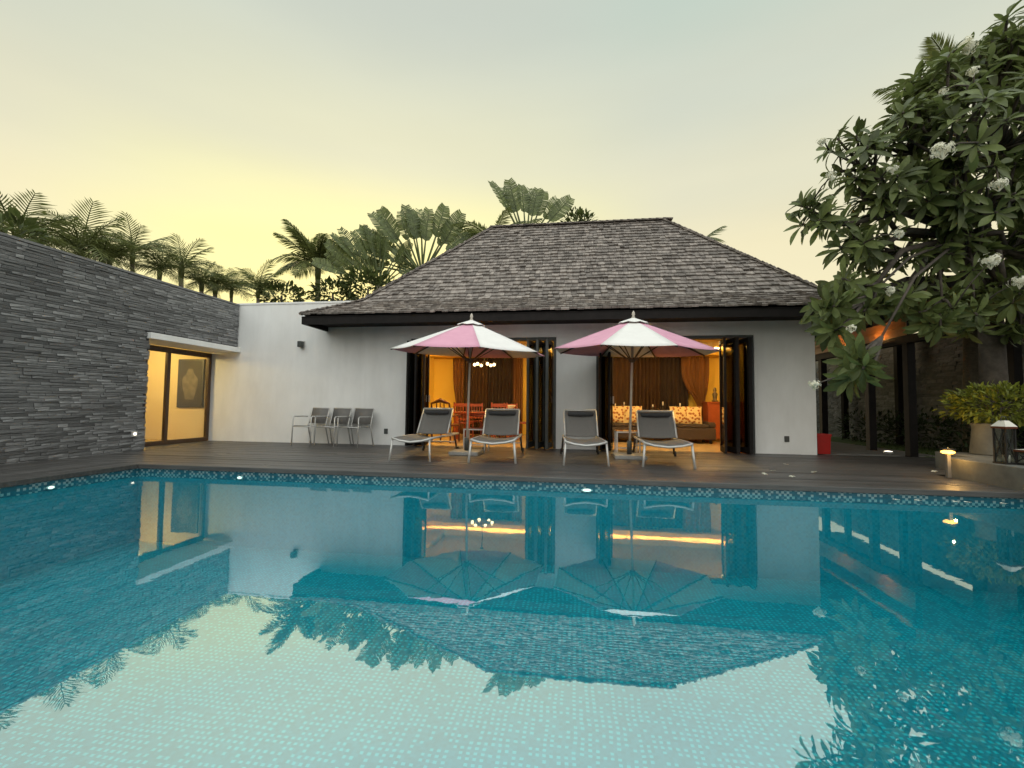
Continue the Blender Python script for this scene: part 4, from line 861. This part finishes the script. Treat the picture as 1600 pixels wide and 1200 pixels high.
for (p, dr) in tips:
    nl = rf_.randint(11, 16); sx = dr.orthogonal().normalized(); sy = dr.cross(sx); a0 = rf_.random()*6.28
    for k in range(nl):
        a = a0+k*2.4; el_ = R(rf_.uniform(5, 62)) if k < nl*.7 else R(rf_.uniform(-25, 12))
        d = (sx*math.cos(a)+sy*math.sin(a))*math.cos(el_)+dr*math.sin(el_); d.z -= .18
        leaves.append((p-dr*rf_.uniform(0, .10), orient(d.normalized(), dr, rf_.uniform(-.35, .35)), rf_.uniform(.19, .34), rf_.randrange(3)))
# low hanging branch in front of the walkway
order = sorted(range(len(leaves)), key=lambda i: (leaves[i][0]-Vector((0, 0, CZ))).length/leaves[i][2] if at(1600, 300, 'Y', leaves[i][0].y).x > leaves[i][0].x else 99)
ind = set(order[:300]); fo = MB()
for i, (p, M, s, k) in enumerate(leaves):
    if i in ind:
        o = obj('leaf', fl_me[k], fg); o.matrix_local = Matrix.Translation(p-TB) @ M.to_4x4() @ Matrix.Scale(s, 4)
    else: add_tf(fo, fl_src[k], p-TB, M, s)
stuff(fo.build('foliage', 'frangipani_leaf', fg, smooth=True))
def flower_cluster(px, py, Y, r):
    c = at(px, py, 'Y', Y)-TB; q = MB(); sq = (rf_.uniform(.8, 1.3), rf_.uniform(.8, 1.2), rf_.uniform(.6, .95))
    for k in range(34):
        d = Vector((rf_.gauss(0, 1), rf_.gauss(0, 1)-.2, rf_.gauss(0, .8)+.3)).normalized(); M = orient(d.orthogonal(), d); kk = rf_.uniform(.3, 1.25)*r*.85
        add_tf(q, blo, c+Vector((d.x*sq[0]*kk, d.y*sq[1]*kk, d.z*sq[2]*kk)), M, r*rf_.uniform(.28, .40))
    for k in range(6):
        d = Vector((rf_.gauss(0, 1), rf_.gauss(0, 1), rf_.gauss(0, 1))).normalized(); q.tube([c-Vector((0, 0, r)), c+d*r*.7], .006, 4)
    q.build('flower_cluster', 'petal', fg)
    nt_ = min(tips, key=lambda w: (w[0]-TB-c).length)[0]-TB; st = MB(); st.tube([nt_, nt_.lerp(c, .5)+Vector((0, 0, .04)), c], [.012, .009, .006], 6); st.build('flower_stalk', 'trunk_bark', fg, smooth=True)
for a in ((1472, 234, 5.9, .12), (1512, 72, 6.8, .13), (1284, 222, 6.4, .07), (1560, 288, 6.2, .09), (1548, 408, 6.6, .11), (1592, 440, 6.8, .10), (1272, 601, 5.85, .07), (1330, 513, 6.0, .055), (1474, 142, 6.3, .05), (1520, 112, 6.3, .07), (1395, 265, 6.2, .06), (1300, 275, 6.3, .06), (1405, 365, 6.4, .07), (1390, 455, 6.6, .07), (1545, 170, 6.0, .04)): flower_cluster(*a)

# ------------------------------------------------------------------ palms
def frond(L_, droop, nl, ll, lw, rr, lift=.25):
    q = MB(); pts = []
    for i in range(13):
        t = i/12; pts.append(Vector((0, L_*(t-.12*droop*t*t), L_*(lift*t-droop*t*t*.55))))
    q.tube(pts, [.028*L_/2*(1-.85*i/12)+.003 for i in range(13)], 5)
    for i in range(nl):
        t = .16+.84*i/(nl-1); k = min(int(t*12), 11); fr_ = t*12-k; p = pts[k].lerp(pts[k+1], fr_); tg = (pts[k+1]-pts[k]).normalized()
        w = ll*(math.sin(math.pi*(t*.85+.12))**.6)*rr.uniform(.85, 1.1)
        for sgn in (-1, 1):
            d = (Vector((sgn*1.0, 0, 0))*.85+tg*(.45+.5*t)+Vector((0, 0, .12-rr.uniform(.1, .45)))).normalized()
            tip = p+d*w-Vector((0, 0, w*.22)); md_ = p+d*w*.5; s = tg*lw*.5
            q.add([p-s*.6, p+s*.6, md_+s, md_-s, tip], [(0, 1, 2, 3), (3, 2, 4)])
    return q
rp = random.Random(12)
palm_fr = [frond(1, .9, 17, .44, .03, rp, .35), frond(1, .5, 17, .42, .03, rp, .45), frond(1, 1.35, 17, .44, .03, rp, .25)]
palm_me = [s.mesh('frond', 'palm_leaf') for s in palm_fr]
coco_fr = [frond(1, .8, 34, .30, .028, rp, .35), frond(1, 1.2, 34, .30, .028, rp, .3), frond(1, .45, 34, .28, .028, rp, .4)]
coco_me = [s.mesh('frond', 'palm_leaf') for s in coco_fr]
def palm(name, base, top, r0, flen, nf, meshes, label, rr, group, upright=.35, cat='palm'):
    t = thing(name, label, cat, base, 0, group); b0 = Vector(base); tp = Vector(top)-b0
    q = MB(); q.tube([(0, 0, 0), tp*.33+Vector((.05, .0, 0)), tp*.7+Vector((.04, .02, 0)), tp], [r0*1.25, r0, r0*.85, r0*.75], 9); q.build('trunk', 'palm_bark', t, smooth=True)
    q = MB(); q.tube([tp-Vector((0, 0, .05)), tp+Vector((0, 0, .18*flen)), tp+Vector((0, 0, .42*flen))], [r0*.8, r0*1.0, r0*.3], 8); q.build('crownshaft', 'palm_leaf', t, smooth=True)
    a0 = rr.random()*6
    for i in range(nf):
        a = a0+i*2.399+rr.uniform(-.2, .2); e = upright*1.9*(1-i/nf)+rr.uniform(-.15, .15)-.1
        o = obj('frond', meshes[i % 3], t); s = flen*rr.uniform(.85, 1.15)
        o.matrix_local = Matrix.Translation(tp+Vector((0, 0, .25*flen))) @ Matrix.Rotation(a, 4, 'Z') @ Matrix.Rotation(e, 4, 'X') @ Matrix.Rotation(rr.uniform(-.3, .3), 4, 'Y') @ Matrix.Scale(s, 4)
XPALM = -11.6
row = [(25, 350, 1.05, 'leftmost palm above the dark stone wall, its fronds tallest'), (120, 362, 1.05, 'palm above the stone wall, second from the left edge'), (150, 372, .8, 'short palm above the stone wall, third from the left edge'), (214, 370, 1.0, 'palm above the stone wall, fourth from the left edge'),
       (285, 395, .95, 'palm above the stone wall over the canopy slab, fifth from the left edge'), (333, 418, .8, 'small palm above the stone wall near its end, sixth from the left edge'), (362, 425, .9, 'small palm at the end of the stone wall'), (245, 392, .8, 'short palm above the stone wall between the fourth and fifth'), (310, 412, .75, 'short palm above the stone wall left of the canopy slab end'), (180, 378, .75, 'short bushy palm above the stone wall'), (402, 428, 1.0, 'small palm just above the white garden wall')]
for (px, py, fl, lab) in row:
    c = at(px, py+27, 'X', XPALM); palm('palm_tree', (c.x, c.y, zg), (c.x+rp.uniform(-.15, .15), c.y+rp.uniform(-.2, .2), c.z-.25), rp.uniform(.06, .085), fl*rp.uniform(.85, 1.1), rp.randint(15, 20), palm_me, lab, rp, 'row of young palms behind the stone wall', .6)
c = at(497, 425, 'Y', 17.0); palm('coconut_palm', (c.x, c.y, zg), (c.x, c.y, c.z-.3), .13, 2.05, 22, coco_me, 'feathery coconut palm rising behind the white garden wall', rp, None, .55)
c = at(1500, 185, 'Y', 11.5); palm('coconut_palm', (c.x, c.y, zg), c, .14, 1.6, 10, coco_me, 'coconut palm showing its tips above the frangipani crown', rp, None, .75)
c = at(1605, 190, 'Y', 11.5); palm('coconut_palm', (c.x, c.y, zg), c, .14, 1.8, 10, coco_me, 'coconut palm at the top right corner behind the frangipani', rp, None, .75)
c = at(1078, 410, 'Y', 19.0); palm('coconut_palm', (c.x, c.y, zg), (c.x, c.y, c.z-.2), .13, 2.0, 6, coco_me, 'thin palm whose tips peep over the right end of the roof ridge', rp, None, .6)

# traveller palms and bananas: paddle leaves on long stalks in a fan
def paddle(stalk, L_, W_, tears, rr, bend):
    q = MB(); pts = [Vector((0, stalk*i/4, -.02*stalk*(i/4)**2)) for i in range(5)]
    pts += [Vector((0, stalk+L_*i/8, -.02*stalk-bend*L_*(i/8)**2)) for i in range(1, 9)]
    q.tube(pts, [.045]*4+[.035]+[.028*(1-i/9) for i in range(8)], 6)
    nn = 22
    for sgn in (-1, 1):
        for i in range(nn):
            t0, t1 = i/nn, (i+1)/nn-(tears if rr.random() < .3 else 0.0)
            def pt(t): return Vector((0, stalk+L_*t, -.02*stalk-bend*L_*t*t))
            w = W_*.5*(math.sin(math.pi*(t0*.86+.09))**.55)*(rr.uniform(.9, 1.03) if tears > .008 else rr.uniform(.97, 1.02)); dz = -rr.uniform(.0, .1 if tears < .01 else .25)*w+.12*w
            p0, p1 = pt(t0), pt(t1); sh_ = L_*.05
            q.add([p0, p1, p1+Vector((sgn*w, sh_, dz)), p0+Vector((sgn*w, sh_, dz+rr.uniform(-.03, .03)))], [(0, 1, 2, 3)])
    return q
pad = [paddle(1.75, 1.5, .70, .006, rp, .12), paddle(1.7, 1.5, .62, .015, rp, .25), paddle(1.65, 1.6, .76, .004, rp, .05)]
pad_me = [s.mesh('leaf', 'banana_leaf') for s in pad]
def traveller(px, py, Y, s, n, spread, az, label, tilt=0, trunk_down=True):
    c = at(px, py, 'Y', Y); t = thing('traveller_palm', label, 'palm', (c.x, c.y, zg)); h = c.z-zg
    q = MB(); q.tube([(0, 0, 0), (.05, 0, h*.5), (0, 0, h)], [.2, .17, .16], 10); q.build('trunk', 'palm_bark', t, smooth=True)
    for i in range(n):
        ang = -spread+2*spread*i/(n-1)+rp.uniform(-.05, .05)+tilt
        o = obj('leaf', pad_me[i % 3], t)
        M = Matrix.Rotation(az+rp.uniform(-.12, .12), 4, 'Z') @ Matrix.Rotation(ang, 4, 'Y') @ Matrix.Rotation(R(90), 4, 'X') @ Matrix.Rotation(rp.uniform(-.6, .6), 4, 'Y')
        o.matrix_local = Matrix.Translation((0, rp.uniform(-.1, .1), h)) @ M @ Matrix.Scale(s*rp.uniform(.88, 1.08), 4)
traveller(660, 430, 17.0, .90, 21, R(80), R(19), 'traveller palm with a clear fan of stalks beside the roof')
traveller(592, 448, 16.0, .70, 15, R(70), R(50), 'dense traveller palm left of the fan beside the roof', R(-8))
traveller(822, 385, 19.0, .92, 9, R(34), R(20), 'tall paddle leaved palm above the roof ridge', R(4))
c = at(770, 395, 'Y', 18.5); palm('coconut_palm', (c.x, c.y, zg), (c.x, c.y, c.z-.2), .14, 2.1, 12, coco_me, 'arching palm above the left end of the roof ridge', rp, None, .5)
# bushes seen over the walls
for (px, py, Y, rx, rz, lab) in ((575, 452, 15.5, 1.0, .6, 'leafy bush between the garden wall and the roof'), (440, 462, 15.5, .9, .35, 'low bush just over the white garden wall'), (905, 352, 18, .6, .5, 'round treetop peeping over the roof ridge'), (520, 458, 15.6, .7, .4, 'small bush over the garden wall below the coconut palm'), (8, 366, 10, .5, .3, 'broad leaved bush at the left end of the stone wall')):
    c = at(px, py, 'Y', Y) if px > 20 else at(px, py, 'X', -10.8); t = thing('bush', lab, 'bush', (c.x, c.y, zg), 0, 'bushes behind the walls'); q = MB(); bush(q, (0, 0, c.z-zg), (rx, rx, rz), int(700*rx*rz/.4), .2, rb, small_leaf); stuff(q.build('foliage', 'bush_leaf', t))
    q = MB(); h = c.z-zg; q.tube([(0, 0, 0), (.06, 0, h*.5), (0, 0, h)], [.09, .07, .04], 8); q.build('trunk', 'trunk_bark', t, smooth=True)
